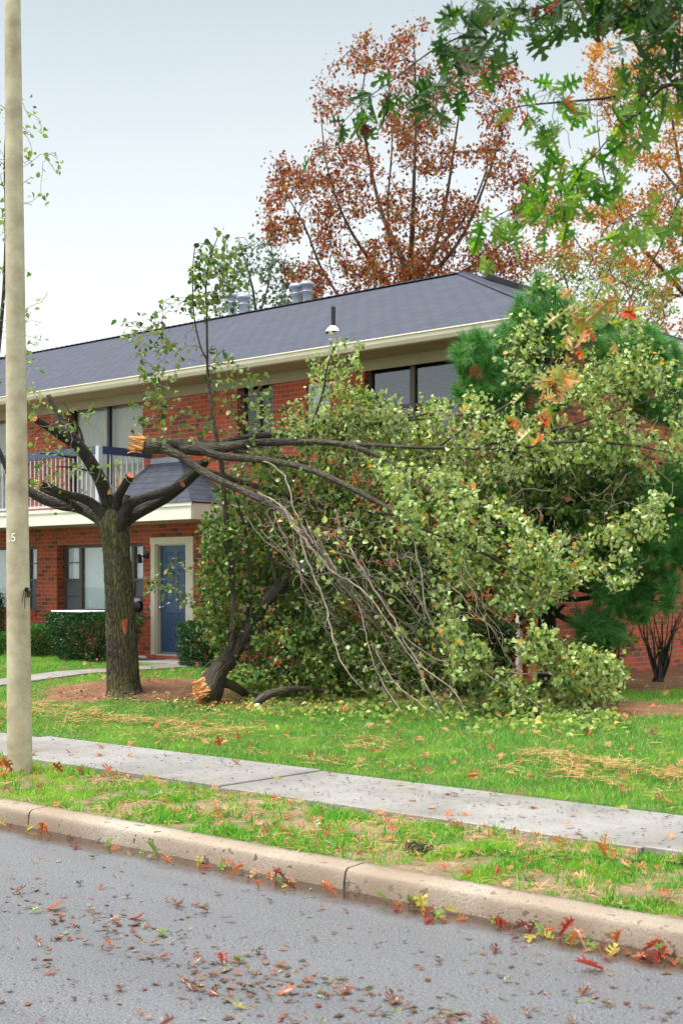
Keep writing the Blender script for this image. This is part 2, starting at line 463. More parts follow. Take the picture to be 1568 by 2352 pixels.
MAT = dict(
    brick=mat_brick(), soldier=mat_soldier(), shingle=mat_shingle(), road=mat_road(), ground=mat_ground(),
    walk=mat_concrete('sidewalk_concrete', (.26, .25, .25), (.37, .36, .345), .5, (.185, .17, .155), .5),
    kerb=mat_concrete('kerb_concrete', (.29, .23, .17), (.46, .405, .34), .95, (.25, .185, .13)),
    pole=plain('pole_concrete', (.48, .44, .29), .65, .2, 5.5, .5, 0, (.34, .275, .18)),
    bark=mat_bark('mossy_bark', (.008, .006, .005), (.095, .072, .050), (.15, .165, .028), .46, 36),
    limb=mat_bark('dark_limb_bark', (.010, .007, .006), (.085, .064, .050), (.12, .15, .04), .38, 34),
    dkbark=mat_bark('wet_dark_bark', (.006, .005, .004), (.038, .029, .023), (.07, .085, .018), .36, 34),
    twig=plain('twig_bark', (.24, .19, .15), .7, .5, 9, 0),
    ftwig=plain('thin_twig_bark', (.15, .08, .05), .7, .4, 9, 0),
    bgbark=plain('grey_brown_bark', (.065, .052, .034), .8, .3, 6, .2),
    blackbark=plain('black_branch_bark', (.02, .017, .018), .6, .3, 30, .3),
    wound=plain('raw_bark_wound', (.42, .10, .03), .7, .5, 30, .5, 0, (.08, .025, .015)), torn=mat_vgrad_wood(), cut=mat_wood_cut(),
    cream=plain('cream_paint', (.72, .66, .50), .45, .06, 3, .05),
    white=plain('white_paint', (.80, .78, .68), .45, .05, 3, .05),
    fascia=plain('ivory_fascia_paint', (.82, .79, .66), .5, .05, 2, .05),
    soffit=plain('tan_soffit_paint', (.38, .31, .19), .6, .08, 2, .05),
    navy=plain('navy_paint', (.040, .070, .15), .4, .12, 4, .05),
    door=plain('blue_door_paint', (.045, .095, .19), .42, .08, 3, .04),
    bronze=plain('brown_window_frame', (.115, .085, .07), .5, .12, 8, .05),
    darkframe=plain('dark_window_frame', (.020, .022, .030), .45, .1, 8, .05),
    balu=plain('pale_grey_baluster_paint', (.55, .57, .64), .45, .06, 8, .05),
    curtain=plain('pale_curtain', (.86, .93, .94), .9, .05, 2, .1),
    drape=plain('cream_pleated_drape', (.62, .61, .50), .9, .1, 2, .1),
    blind=plain('venetian_blind', (.22, .23, .22), .5, .08, 3, 0),
    screen=plain('grey_insect_screen', (.12, .14, .16), .7, .1, 3, 0),
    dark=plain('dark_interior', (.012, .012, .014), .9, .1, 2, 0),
    glass=mat_glass('window_glass', .28), glass2=mat_glass('bright_window_glass', .6),
    metal=plain('grey_flue_metal', (.36, .39, .47), .45, .12, 5, .05, .3),
    rust=plain('rusty_metal', (.16, .08, .045), .7, .4, 20, .3),
    chain=plain('old_chain_iron', (.040, .028, .022), .5, .5, 60, .2, .5),
    black=plain('black_plastic', (.015, .015, .018), .4, .1, 5, .05),
    steel=plain('door_knob_steel', (.7, .68, .64), .22, .05, 5, 0, 1.0),
    brass=plain('brass_plate', (.55, .38, .16), .35, .1, 5, 0, .8),
    blue=plain('violet_blue_plastic', (.08, .06, .62), .4, .1, 8, 0),
    lid=plain('white_board', (.88, .90, .90), .5, .03, 3, 0),
    cloth=plain('lilac_white_cloth', (.62, .58, .78), .9, .15, 12, .3),
    sticker=plain('white_sticker', (.85, .87, .80), .5, .03, 9, 0),
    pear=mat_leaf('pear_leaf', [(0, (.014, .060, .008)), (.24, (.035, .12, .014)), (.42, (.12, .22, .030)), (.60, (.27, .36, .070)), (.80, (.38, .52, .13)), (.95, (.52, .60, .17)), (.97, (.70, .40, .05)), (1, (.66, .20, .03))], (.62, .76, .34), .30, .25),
    pearup=mat_leaf('pear_leaf_shade', [(0, (.012, .06, .008)), (.45, (.035, .13, .014)), (.78, (.13, .23, .032)), (.97, (.24, .31, .06)), (1, (.6, .25, .03))], (.32, .40, .13), .34, .22),  # darker copy of the pear leaf, inner crown shade put into its colour
    pearg=mat_leaf('pear_leaf_green', [(0, (.03, .15, .02)), (.5, (.11, .25, .03)), (1, (.27, .36, .07))], (.34, .42, .16), .40, .40),
    hedge=mat_leaf('yew_needle_leaf', [(0, (.010, .050, .012)), (.6, (.020, .085, .018)), (1, (.045, .15, .03))], None, .5, .15),
    boxw=mat_leaf('light_green_shrub_leaf', [(0, (.03, .13, .02)), (1, (.08, .26, .04))], None, .5, .2),
    needle=mat_leaf('pine_needle', [(0, (.014, .10, .024)), (.5, (.065, .26, .055)), (.85, (.17, .42, .10)), (1, (.26, .50, .16))], None, .45, .25),
    maple=mat_leaf('red_autumn_leaf', [(0, (.10, .014, .012)), (.30, (.24, .035, .014)), (.58, (.36, .095, .018)), (.82, (.38, .17, .03)), (1, (.15, .15, .04))], None, .6, .34),
    orange=mat_leaf('orange_autumn_leaf', [(0, (.42, .10, .010)), (.4, (.54, .20, .018)), (.8, (.50, .28, .035)), (1, (.18, .22, .03))], None, .6, .32),
    feather=mat_leaf('grey_green_leaf', [(0, (.05, .12, .07)), (1, (.14, .22, .13))], None, .6, .3),
    oak=mat_leaf('oak_leaf_dark', [(0, (.010, .045, .008)), (.6, (.026, .10, .010)), (.88, (.07, .18, .015)), (.94, (.10, .018, .012)), (1, (.24, .02, .015))], (.07, .13, .04), .4, .45),
    oakm=mat_leaf('oak_leaf_green', [(0, (.025, .12, .012)), (.5, (.07, .24, .015)), (.86, (.20, .36, .025)), (.93, (.34, .30, .03)), (1, (.48, .05, .02))], (.20, .32, .08), .32, .55),
    oakr=mat_leaf('oak_leaf_turning', [(0, (.08, .20, .02)), (.30, (.20, .32, .03)), (.55, (.36, .36, .05)), (.70, (.58, .26, .04)), (.80, (.70, .10, .015)), (.93, (.60, .03, .02)), (1, (.66, .40, .30))], (.42, .40, .16), .36, .42),
    grass=mat_leaf('grass_blade', [(0, (.035, .22, .020)), (.40, (.085, .36, .030)), (.72, (.19, .47, .050)), (.88, (.36, .52, .09)), (1, (.60, .50, .20))], None, .45, .42, (1.7, (.27, .50, .06))),
    straw=mat_leaf('fallen_pine_needles', [(0, (.40, .17, .06)), (.5, (.62, .33, .13)), (1, (.74, .50, .24))], None, .7, .1),
    litter=mat_leaf('fallen_leaf_mix', [(0, (.34, .04, .02)), (.22, (.46, .11, .03)), (.5, (.50, .22, .08)), (.68, (.52, .32, .16)), (.82, (.24, .10, .05)), (.9, (.20, .26, .05)), (1, (.34, .42, .22))], (.5, .3, .2), .5, .15),
    wetlitter=mat_leaf('wet_road_leaf', [(0, (.14, .04, .025)), (.3, (.24, .075, .04)), (.55, (.22, .11, .07)), (.75, (.08, .04, .03)), (.88, (.12, .17, .07)), (1, (.22, .30, .18))], None, .35, .1),
    debris=plain('dark_twig_bits', (.045, .026, .020), .7, .5, 30, 0),
)

# ------------------------------------------------------------------ object bookkeeping
def tag(o, label=None, cat=None, group=None, kind=None):
    if label: o['label'] = label
    if cat: o['category'] = cat
    if group: o['group'] = group
    if kind: o['kind'] = kind
    return o
def empty(name, loc, label, cat, group=None):
    o = bpy.data.objects.new(name, None)
    o.empty_display_size = .2
    o.location = [float(x) for x in loc]
    col.objects.link(o)
    return tag(o, label, cat, group)

class MB:
    """collects faces, links them as one mesh object; all coordinates are world metres"""
    def __init__(s):
        s.v = []; s.n = 0; s.f = []; s.uv = []; s.mi = []; s.sm = []
    def add(s, verts, faces, uvs=None, mi=0, smooth=False):
        """verts (n,3); faces: (m,k) int array; uvs: (m,k,2) or None (box mapping in metres)"""
        verts = np.asarray(verts, float).reshape(-1, 3)
        faces = np.asarray(faces, np.int64)
        if uvs is None:
            p = verts[faces]
            nn = np.cross(p[:, 1] - p[:, 0], p[:, 2] - p[:, 0])
            nn /= np.linalg.norm(nn, axis=1, keepdims=True) + 1e-12
            ud = np.cross(np.array([0, 0, 1.0]), nn)
            l = np.linalg.norm(ud, axis=1, keepdims=True)
            ud = np.where(l < .02, np.array([1.0, 0, 0]), ud / (l + 1e-12))
            vd = np.cross(nn, ud)
            uvs = np.stack([(p * ud[:, None]).sum(2), (p * vd[:, None]).sum(2)], 2)
        s.v.append(verts); s.f.append(faces + s.n); s.uv.append(np.asarray(uvs, float))
        s.mi.append(np.full(len(faces), mi)); s.sm.append(np.full(len(faces), smooth))
        s.n += len(verts)
        return s
    def box(s, x0, x1, y0, y1, z0, z1, mi=0, bev=0):
        if bev:
            return s.bevbox((x0, y0, z0), (x1, y1, z1), bev, mi)
        v = [(x, y, z) for z in (z0, z1) for y in (y0, y1) for x in (x0, x1)]
        f = [(0, 2, 3, 1), (4, 5, 7, 6), (0, 1, 5, 4), (2, 6, 7, 3), (0, 4, 6, 2), (1, 3, 7, 5)]
        return s.add(v, f, mi=mi)
    def bevbox(s, a, b, r, mi=0):
        a = np.array(a, float); b = np.array(b, float)
        r = min(r, float((b - a).min()) * .45)
        vs = []; idx = {}
        for cx in (0, 1):
            for cy in (0, 1):
                for cz in (0, 1):
                    c = np.array([cx, cy, cz])
                    for ax in range(3):
                        q = np.where(c == 1, b - r, a + r).astype(float)
                        q[ax] = (b if c[ax] else a)[ax]
                        idx[(cx, cy, cz, ax)] = len(vs); vs.append(q)
        quads = []; tris = []
        for ax in range(3):
            o = [k for k in range(3) if k != ax]
            for sd in (0, 1):
                ring = []
                for p, q in ((0, 0), (1, 0), (1, 1), (0, 1)):
                    c = [0, 0, 0]; c[ax] = sd; c[o[0]] = p; c[o[1]] = q
                    ring.append(idx[(*c, ax)])
                quads.append(ring)
        for ax in range(3):             # edges along ax
            o = [k for k in range(3) if k != ax]
            for p in (0, 1):
                for q in (0, 1):
                    c0 = [0, 0, 0]; c1 = [0, 0, 0]
                    c0[ax] = 0; c1[ax] = 1
                    for c in (c0, c1):
                        c[o[0]] = p; c[o[1]] = q
                    quads.append([idx[(*c0, o[0])], idx[(*c1, o[0])], idx[(*c1, o[1])], idx[(*c0, o[1])]])
        for cx in (0, 1):
            for cy in (0, 1):
                for cz in (0, 1):
                    tris.append([idx[(cx, cy, cz, 0)], idx[(cx, cy, cz, 1)], idx[(cx, cy, cz, 2)]])
        vs = np.array(vs); ctr = (a + b) / 2
        def orient(fs):
            o2 = []
            for f in fs:
                p = vs[f]
                n = np.cross(p[1] - p[0], p[2] - p[0])
                o2.append(f if n @ (p.mean(0) - ctr) > 0 else f[::-1])
            return o2
        base = s.n
        s.add(vs, orient(quads), mi=mi)
        s.add(np.zeros((0, 3)), np.zeros((0, 3), int), uvs=np.zeros((0, 3, 2)))
        t = np.array(orient(tris))
        p = vs[t]
        s.f.append(t + base); s.uv.append(p[:, :, :2].copy()); s.mi.append(np.full(len(t), mi)); s.sm.append(np.full(len(t), False))
        return s
    def tube(s, pts, rad, n=8, cap=True, mi=0, wob=0.0, seed=0, capmi=None):
        P = np.asarray(pts, float); k = len(P)
        R = np.broadcast_to(np.asarray(rad, float), (k,)).copy()
        T = np.gradient(P, axis=0)
        T /= np.linalg.norm(T, axis=1, keepdims=True) + 1e-9
        ref = np.array([0, 0, 1.0]) if abs(T[0, 2]) < .9 else np.array([1.0, 0, 0])
        U = np.zeros_like(P)
        u = ref - T[0] * (ref @ T[0]); u /= np.linalg.norm(u)
        for i in range(k):
            u = u - T[i] * (u @ T[i]); u /= np.linalg.norm(u) + 1e-9
            U[i] = u
        V = np.cross(T, U)
        a = np.arange(n) / n * 2 * math.pi
        rr = R[:, None] * np.ones((1, n))
        L = np.concatenate([[0], np.cumsum(np.linalg.norm(np.diff(P, axis=0), axis=1))])
        if wob:
            ca, sa = np.cos(a), np.sin(a)
            nn = fbm(L[:, None] * 2.2 + ca[None] * 1.7 + seed, sa[None] * 1.7 + L[:, None] * .3 + 31, seed, 3) - .5
            rr = rr * (1 + wob * nn * 2)
        v = P[:, None] + (np.cos(a)[None, :, None] * U[:, None] + np.sin(a)[None, :, None] * V[:, None]) * rr[..., None]
        i = np.arange(k - 1)[:, None]; j = np.arange(n)[None]
        j2 = (j + 1) % n
        f = np.stack([i * n + j, i * n + j2, (i + 1) * n + j2, (i + 1) * n + j], 2).reshape(-1, 4)
        circ = 2 * math.pi * max(R.mean(), .004)
        uu = np.stack([j / n * circ + 0 * i, (j + 1) / n * circ + 0 * i, (j + 1) / n * circ + 0 * i, j / n * circ + 0 * i], 2)
        vv = np.stack([L[i] + 0 * j, L[i] + 0 * j, L[i + 1] + 0 * j, L[i + 1] + 0 * j], 2)
        uv = np.stack([uu, vv], 3).reshape(-1, 4, 2) + seed * .37
        s.add(v.reshape(-1, 3), f, uv, mi, True)
        if cap:
            for e, flip in ((0, True), (k - 1, False)):
                ring = v[e]
                c = P[e]
                vs = np.vstack([ring, c[None]])
                fs = [(q, (q + 1) % n, n) if not flip else ((q + 1) % n, q, n) for q in range(n)]
                s.add(vs, fs, mi=mi if capmi is None else capmi)
        return s
    def build(s, name, mat, parent=None, loc=None):
        mats = mat if isinstance(mat, (list, tuple)) else [mat]
        V = np.vstack(s.v)
        if parent is not None:
            org = np.array(parent_loc(parent))
        elif loc is not None:
            org = np.array(loc, float)
        else:
            org = np.array([0.0, 0, 0])
        me = bpy.data.meshes.new(name)
        me.vertices.add(len(V))
        me.vertices.foreach_set('co', (V - org).astype(np.float32).ravel())
        counts = np.concatenate([np.full(len(f), f.shape[1]) for f in s.f if len(f)])
        loops = np.concatenate([f.ravel() for f in s.f if len(f)])
        me.loops.add(len(loops))
        me.loops.foreach_set('vertex_index', loops.astype(np.int32))
        me.polygons.add(len(counts))
        st = np.concatenate([[0], np.cumsum(counts)[:-1]])
        me.polygons.foreach_set('loop_start', st.astype(np.int32))
        me.polygons.foreach_set('loop_total', counts.astype(np.int32))
        me.polygons.foreach_set('material_index', np.concatenate([m for m, f in zip(s.mi, s.f) if len(f)]).astype(np.int32))
        me.polygons.foreach_set('use_smooth', np.concatenate([m for m, f in zip(s.sm, s.f) if len(f)]))
        uvl = me.uv_layers.new(name='UVMap')
        uvl.data.foreach_set('uv', np.concatenate([u.reshape(-1) for u, f in zip(s.uv, s.f) if len(f)]).astype(np.float32))
        me.update(calc_edges=True)
        me.validate()
        for m in mats:
            me.materials.append(MAT[m])
        o = bpy.data.objects.new(name, me)
        col.objects.link(o)
        if parent is not None:
            o.parent = parent
        elif loc is not None:
            o.location = org
        return o
def parent_loc(p):
    l = np.array(p.location)
    q = p
    while q.parent is not None:
        q = q.parent
        l = l + np.array(q.location)
    return l
def lathe(mb, c, prof, n=24, mi=0):
    """prof: list of (radius, z) upward"""
    a = np.arange(n) / n * 2 * math.pi
    v = np.array([[c[0] + r * math.cos(t), c[1] + r * math.sin(t), c[2] + z] for r, z in prof for t in a])
    k = len(prof)
    f = [(i * n + j, i * n + (j + 1) % n, (i + 1) * n + (j + 1) % n, (i + 1) * n + j) for i in range(k - 1) for j in range(n)]
    mb.add(v, f, smooth=True, mi=mi)
    mb.add(np.vstack([v[-n:], [[c[0], c[1], c[2] + prof[-1][1]]]]), [(j, (j + 1) % n, n) for j in range(n)], mi=mi)
    return mb
def smooth_path(P, step):
    """Catmull-Rom through rows of (x, y, z, r)"""
    P = np.asarray(P, float)
    Q = np.vstack([2 * P[0] - P[1], P, 2 * P[-1] - P[-2]])
    outp = []
    for i in range(1, len(Q) - 2):
        p0, p1, p2, p3 = Q[i - 1:i + 3]
        k = max(2, int(np.linalg.norm(p2[:3] - p1[:3]) / step))
        t = (np.arange(k) / k)[:, None]
        outp.append(.5 * ((2 * p1) + (-p0 + p2) * t + (2 * p0 - 5 * p1 + 4 * p2 - p3) * t ** 2 + (-p0 + 3 * p1 - 3 * p2 + p3) * t ** 3))
    outp.append(P[-1:])
    r = np.vstack(outp)
    r[:, 3] = np.maximum(r[:, 3], .002)
    return r
def limb(pts, step=.12):
    """pts rows (u, v, width, depth)"""
    rows = []
    for u, v, wd, Z in pts:
        p = at(u, v, Z)
        rows.append([*p, wd / 2 * Z / F])
    return smooth_path(rows, step)
z1 = lambda x, y, w, Z: (x / 3, 784 + y / 3, w / 3, Z)
z2 = lambda x, y, w, Z: (408.3 + x / 3, 784 + y / 3, w / 3, Z)
z7 = lambda x, y, w, Z: (x * .4167, 163.3 + y * .4167, w * .4167, Z)
z6 = lambda x, y, w, Z: (571.7 + x * .6355, y * .6355, w * .6355, Z)       # upper right view
z9 = lambda x, y, w, Z: (1061.7 + x * .3229, y * .3229, w * .3229, Z)      # top right corner view

# ------------------------------------------------------------------ leaves and twigs
def unit(a):
    return a / (np.linalg.norm(a, axis=-1, keepdims=True) + 1e-9)
def place(mb, pos, axis, nrm, size, templ, mi=0):
    """templ = list of (verts (k,3), faces list-of-(m,q) arrays); one picked at random per leaf"""
    pos = np.asarray(pos); axis = unit(axis)
    nrm = nrm - axis * (nrm * axis).sum(1, keepdims=True)
    nrm = unit(nrm)
    side = np.cross(axis, nrm)
    pick = RNG.integers(0, len(templ), len(pos))
    for k, (tv, tf) in enumerate(templ):
        s = pick == k
        if not s.any(): continue
        A = pos[s][:, None] + size[s][:, None, None] * (tv[None, :, 0:1] * side[s][:, None] + tv[None, :, 1:2] * axis[s][:, None] + tv[None, :, 2:3] * nrm[s][:, None])
        m = len(A); nv = len(tv)
        base = s_ = mb.n
        mb.v.append(A.reshape(-1, 3)); mb.n += m * nv
        for f in tf:
            ff = (np.arange(m)[:, None, None] * nv + f[None]).reshape(-1, f.shape[1]) + base
            mb.f.append(ff)
            uv = np.broadcast_to(tv[f][None, :, :, :2], (m, *f.shape, 2)).reshape(-1, f.shape[1], 2)
            mb.uv.append(uv)
            mb.mi.append(np.full(len(ff), mi)); mb.sm.append(np.full(len(ff), True))
def ovate(curl, fold, wd=.38):
    v = [(0, 0), (0, .5), (0, 1), (-wd * .75, .18), (-wd, .48), (-wd * .55, .80), (wd * .75, .18), (wd, .48), (wd * .55, .80)]
    v = np.array([(x, y, fold * abs(x) - curl * y * y + .3 * curl * y) for x, y in v])
    f = np.array([(0, 1, 4, 3), (1, 2, 5, 4), (0, 6, 7, 1), (1, 7, 8, 2)])
    return v, [f]
OV = [ovate(.15, .3), ovate(.5, .6), ovate(-.2, .2), ovate(.8, .1, .33), ovate(.2, .9, .42)]
SMALL = [(np.array([(0, 0, 0), (.3, .45, .08), (0, 1, -.1), (-.3, .45, .08)]), [np.array([(0, 1, 2, 3)])]),
         (np.array([(0, 0, 0), (.22, .5, -.1), (0, 1, .1), (-.36, .4, .05)]), [np.array([(0, 1, 2, 3)])])]
def oak(curl, fold, twist=0):
    half = [(0, 0), (.03, .15), (.22, .11), (.13, .22), (.05, .29), (.18, .35), (.44, .30), (.36, .40), (.48, .50), (.22, .47), (.06, .52), (.15, .58), (.38, .61), (.29, .68), (.35, .79), (.14, .70), (.05, .74), (.10, .84), (.15, .93), (0, 1)]
    vs = []; fs = []
    for sg in (1, -1):
        pts = [Vector((x * sg, y, 0)) for x, y in half]
        tri = tessellate_polygon([pts])
        b = len(vs)
        vs += [(p.x, p.y) for p in pts]
        for t in tri:
            a, b2, c = t
            n = (pts[b2] - pts[a]).cross(pts[c] - pts[a]).z
            fs.append((b + a, b + b2, b + c) if n > 0 else (b + a, b + c, b + b2))
    # petiole
    b = len(vs)
    vs += [(-.012, -.28), (.012, -.28), (.014, 0), (-.014, 0)]
    fs += [(b, b + 1, b + 2), (b, b + 2, b + 3)]
    v = np.array([(x, y, fold * abs(x) - curl * y * y - curl * 1.2 * x * x + twist * x * y) for x, y in vs])
    v[19, 0] = v[0, 0] = 0
    return v, [np.array(fs)]
OAK = [oak(.2, .25), oak(.6, .5, .4), oak(-.25, .3, -.5), oak(1.0, .1, .2), oak(.1, .8, 0)]
OAKFLAT = [oak(.12, .1, .1), oak(-.25, .15, .3), oak(-.5, .4, -.3), oak(.3, .6, .2)]

def in_poly(u, v, poly):
    r = np.zeros(len(u), bool)
    x = [p[0] for p in poly]; y = [p[1] for p in poly]
    j = len(poly) - 1
    for i in range(len(poly)):
        c = ((y[i] > v) != (y[j] > v)) & (u < (x[j] - x[i]) * (v - y[i]) / (y[j] - y[i] + 1e-9) + x[i])
        r ^= c
        j = i
    return r
def sample(poly, z0, z1_, n, seed=0, clump=0.0, cs=90.):
    """n points in the solid that a silhouette spans between two depths, thinned by noise into clumps"""
    g = np.random.default_rng(seed + 100)
    x = [p[0] for p in poly]; y = [p[1] for p in poly]
    res = []
    tries = 0
    while sum(len(r) for r in res) < n and tries < 60:
        tries += 1
        u = g.uniform(min(x), max(x), 4 * n); v = g.uniform(min(y), max(y), 4 * n)
        ok = in_poly(u, v, poly)
        if clump:
            ok &= fbm(u / cs, v / cs, seed, 3) + g.uniform(-.12, .12, len(u)) > clump
        u = u[ok]; v = v[ok]
        Z = g.uniform(z0, z1_, len(u))
        d = RT[None] * (u - 784)[:, None] + FW[None] * F + UP[None] * (HZ - v)[:, None]
        p = ORG + d * (Z / F)[:, None]
        inside = (p[:, 1] > 15.15) & (p[:, 0] < -9.45) & (p[:, 1] < 27.2) & (p[:, 2] < 8)
        low = p[:, 2] < gh(p[:, 0], p[:, 1]) + .03
        p[low, 2] = gh(p[low, 0], p[low, 1]) + .04
        res.append(p[~inside])
    return np.vstack(res)[:n]

class Tree:
    def __init__(s):
        s.P = np.zeros((0, 3)); s.D = np.zeros((0, 3)); s.R = np.zeros(0)
        s.paths = []                     # finished twig paths for leaves
        s.main = []; s.twigs = MB()
    def limb(s, path, feed=True, mb=None, n=16, wob=.1, cap=True, seed=None, capmi=None, mi=0):
        if feed:
            T = np.gradient(path[:, :3], axis=0)
            s.P = np.vstack([s.P, path[:, :3]]); s.D = np.vstack([s.D, unit(T)]); s.R = np.concatenate([s.R, path[:, 3]])
        (mb or s.mb).tube(path[:, :3], path[:, 3], n, cap, wob=wob, seed=len(s.P) if seed is None else seed, capmi=capmi, mi=mi)
    def grow(s, targets, r0=.008, r1=.0028, jit=.05, sag=0., maxlen=9., n=4, mb=None, leafy=True, bias=None, along=.45, kmax=6):
        g = np.random.default_rng(len(targets) + 5)
        mb = mb or s.mb
        tg = np.asarray(targets)
        d = np.full(len(tg), 1e9)
        for c in range(0, len(tg), 400):
            d[c:c + 400] = np.linalg.norm(tg[c:c + 400, None] - s.P[None, ::2], axis=2).min(1)
        tg = tg[np.argsort(d)]
        cap_ = len(s.P) + len(tg) * kmax + 10
        P = np.zeros((cap_, 3)); D = np.zeros((cap_, 3)); R = np.zeros(cap_)
        m = len(s.P)
        P[:m] = s.P; D[:m] = s.D; R[:m] = s.R
        res = []
        for T in tg:
            df = T - P[:m]
            dist = np.sqrt((df * df).sum(1))
            cost = dist * (1.25 - .25 * (df * D[:m]).sum(1) / (dist + 1e-6))
            i = int(np.argmin(cost))
            L = dist[i]
            if L < .03 or L > maxlen: continue
            k = int(min(kmax, max(3, L / .10)))
            p0 = P[i]; d0 = D[i]
            side = unit(g.normal(size=3))
            c1 = p0 + unit(d0 * .7 + unit(T - p0) * .8 + side * .45) * L * .5
            t = np.linspace(0, 1, k + 1)[:, None]
            q = (1 - t) ** 2 * p0 + 2 * t * (1 - t) * c1 + t * t * T
            q[1:-1] += g.normal(size=(k - 1, 3)) * jit * L * .5
            q[:, 2] -= sag * (t[:, 0] * (1 - t[:, 0])) * L
            a = min(R[i] * .85, r0 * (.6 + .5 * min(L, 1.5)))
            rr = np.linspace(max(a, r1), r1, k + 1)
            mb.tube(q, rr, n, False, mi=1, seed=int(g.integers(0, 99)))
            tt = unit(np.gradient(q, axis=0))
            P[m:m + k] = q[1:]; D[m:m + k] = tt[1:]; R[m:m + k] = rr[1:]
            m += k
            res.append(q)
        s.P = P[:m]; s.D = D[:m]; s.R = R[:m]
        if leafy: s.paths += res
        return res
def leaves_on(mb, paths, per, size, templ, spread=.05, up=.5, start=.35, seed=1, droop=.3, mi=0, wind=None):
    g = np.random.default_rng(seed)
    pos = []; ax = []
    for q in paths:
        L = np.linalg.norm(np.diff(q, axis=0), axis=1).sum()
        k = g.poisson(per * min(1.6, max(.45, L / .45)))
        if k == 0: continue
        t = g.uniform(start, 1.05, k) ** .8
        f = np.clip(t, 0, .999) * (len(q) - 1)
        i = f.astype(int); fr = (f - i)[:, None]
        p = q[i] * (1 - fr) + q[i + 1] * fr
        T = unit(q[i + 1] - q[i])
        pos.append(p + g.normal(size=(k, 3)) * spread)
        ax.append(unit(T * .6 + g.normal(size=(k, 3)) * .8 + np.array([0, 0, -droop])))
    pos = np.vstack(pos); ax = np.vstack(ax)
    if wind is not None: ax = unit(ax + np.array(wind))
    nr = g.normal(size=pos.shape); nr[:, 2] = nr[:, 2] + up
    sz = g.uniform(size[0], size[1], len(pos))
    place(mb, pos, ax, unit(nr), sz, templ, mi)
    return len(pos)

# ================================================================== SETTING
def axis_coords(a, b, fine0, fine1, step, far):
    c = list(np.arange(fine0, fine1, step))
    x = fine0; s = step
    left = []
    while x > a:
        s = min(far, s * 1.35); x -= s; left.append(max(x, a))
    x = c[-1]; s = step; right = []
    while x < b:
        s = min(far, s * 1.35); x += s; right.append(min(x, b))
    return np.array(sorted(set(left + c + right)))
def soilmask(x, y):
    """1 where bare soil shows: mound, worn verge, bed along the house, under the fallen crown"""
    n = fbm(x * 2.1, y * 2.1, 5, 4); n2 = fbm(x * 6, y * 6, 9, 3)
    r = np.sqrt(((x - MC[0]) / 1.42) ** 2 + ((y - MC[1]) / 1.12) ** 2)
    m = np.clip((1.12 - r + (n - .5) * .7) * 5, 0, 1)
    r3 = np.sqrt(((x - MC[0] - 1.9) / 1.9) ** 2 + ((y - MC[1] - .1) / .55) ** 2)
    m = np.maximum(m, np.clip((1.0 - r3 + (n - .5) * 1.4) * 2.5, 0, 1) * .8)
    r2 = np.sqrt(((x - M2[0]) / 1.0) ** 2 + ((y - M2[1]) / .8) ** 2)
    m = np.maximum(m, np.clip((1.1 - r2 + (n - .5) * .8) * 4, 0, 1))
    m = np.maximum(m, np.clip((y - 15.05 + (n - .5) * 1.2) * 4, 0, 1) * (x < -8) * (y < 40))
    # more bare soil and thinner turf under the fallen crown
    u_ = (x + 10.2) / 2.9; v_ = (y - 13.4) / 1.5
    m = np.maximum(m, np.clip((1 - np.sqrt(u_ ** 2 + v_ ** 2) + (n - .5) * .5) * 3, 0, .85))
    verge = (y > K1) & (y < S0)
    edge = np.clip((y - (S0 - .40) + (n - .5) * .7) * 5, 0, 1) * np.clip((x + 8.4) * 1.2, 0, 1)
    mid = np.clip((n - .42) * 6, 0, .95) * np.clip((x + 9.8) * .8, .25, 1)
    m = np.where(verge, np.maximum(np.maximum(edge * .95, mid * .9), .55), m)
    m = np.maximum(m, np.clip((n2 - .72) * 8, 0, .8))
    return m
xs = axis_coords(-420, 420, -18.5, -2.0, .07, 40)
ys = axis_coords(K1 - .02, 430, K1 - .02, 17, .07, 40)
ys = ys[ys >= K1 - .02]
X, Y = np.meshgrid(xs, ys)
Zg = gh(X, Y)
on_walk = (Y > S0 - .001) & (Y < S1 + .001)
Zg = np.where(on_walk, Zg - .03, Zg)
Zg = Zg + np.where((Y > K1 + .05) & ~on_walk & (Y < 18), .012 * (fbm(X * 9, Y * 9, 2) - .5), 0)
nx, ny = len(xs), len(ys)
i = np.arange(ny - 1)[:, None]; j = np.arange(nx - 1)[None]
gf = np.stack([i * nx + j, i * nx + j + 1, (i + 1) * nx + j + 1, (i + 1) * nx + j], 2).reshape(-1, 4)
mb = MB(); mb.add(np.stack([X, Y, Zg], 2).reshape(-1, 3), gf, smooth=True)
g = mb.build('ground', 'ground')
tag(g, kind='structure')
at_ = g.data.attributes.new('soil', 'FLOAT', 'POINT')
at_.data.foreach_set('value', soilmask(X, Y).astype(np.float32).ravel())

mb = MB(); xs2 = np.array([-420, -60, -20, 10, 60, 420.]); ys2 = np.array([-7.0, -2, 2, K0 + .02])
X2, Y2 = np.meshgrid(xs2, ys2)
i = np.arange(len(ys2) - 1)[:, None]; j = np.arange(len(xs2) - 1)[None]; nx = len(xs2)
mb.add(np.stack([X2, Y2, X2 * 0], 2).reshape(-1, 3), np.stack([i * nx + j, i * nx + j + 1, (i + 1) * nx + j + 1, (i + 1) * nx + j], 2).reshape(-1, 4))
tag(mb.build('road', 'road'), kind='structure')
mb = MB(); mb.box(-420, 420, -420, -7.0, -.5, .12)
tag(mb.build('far_verge', 'ground'), kind='structure')

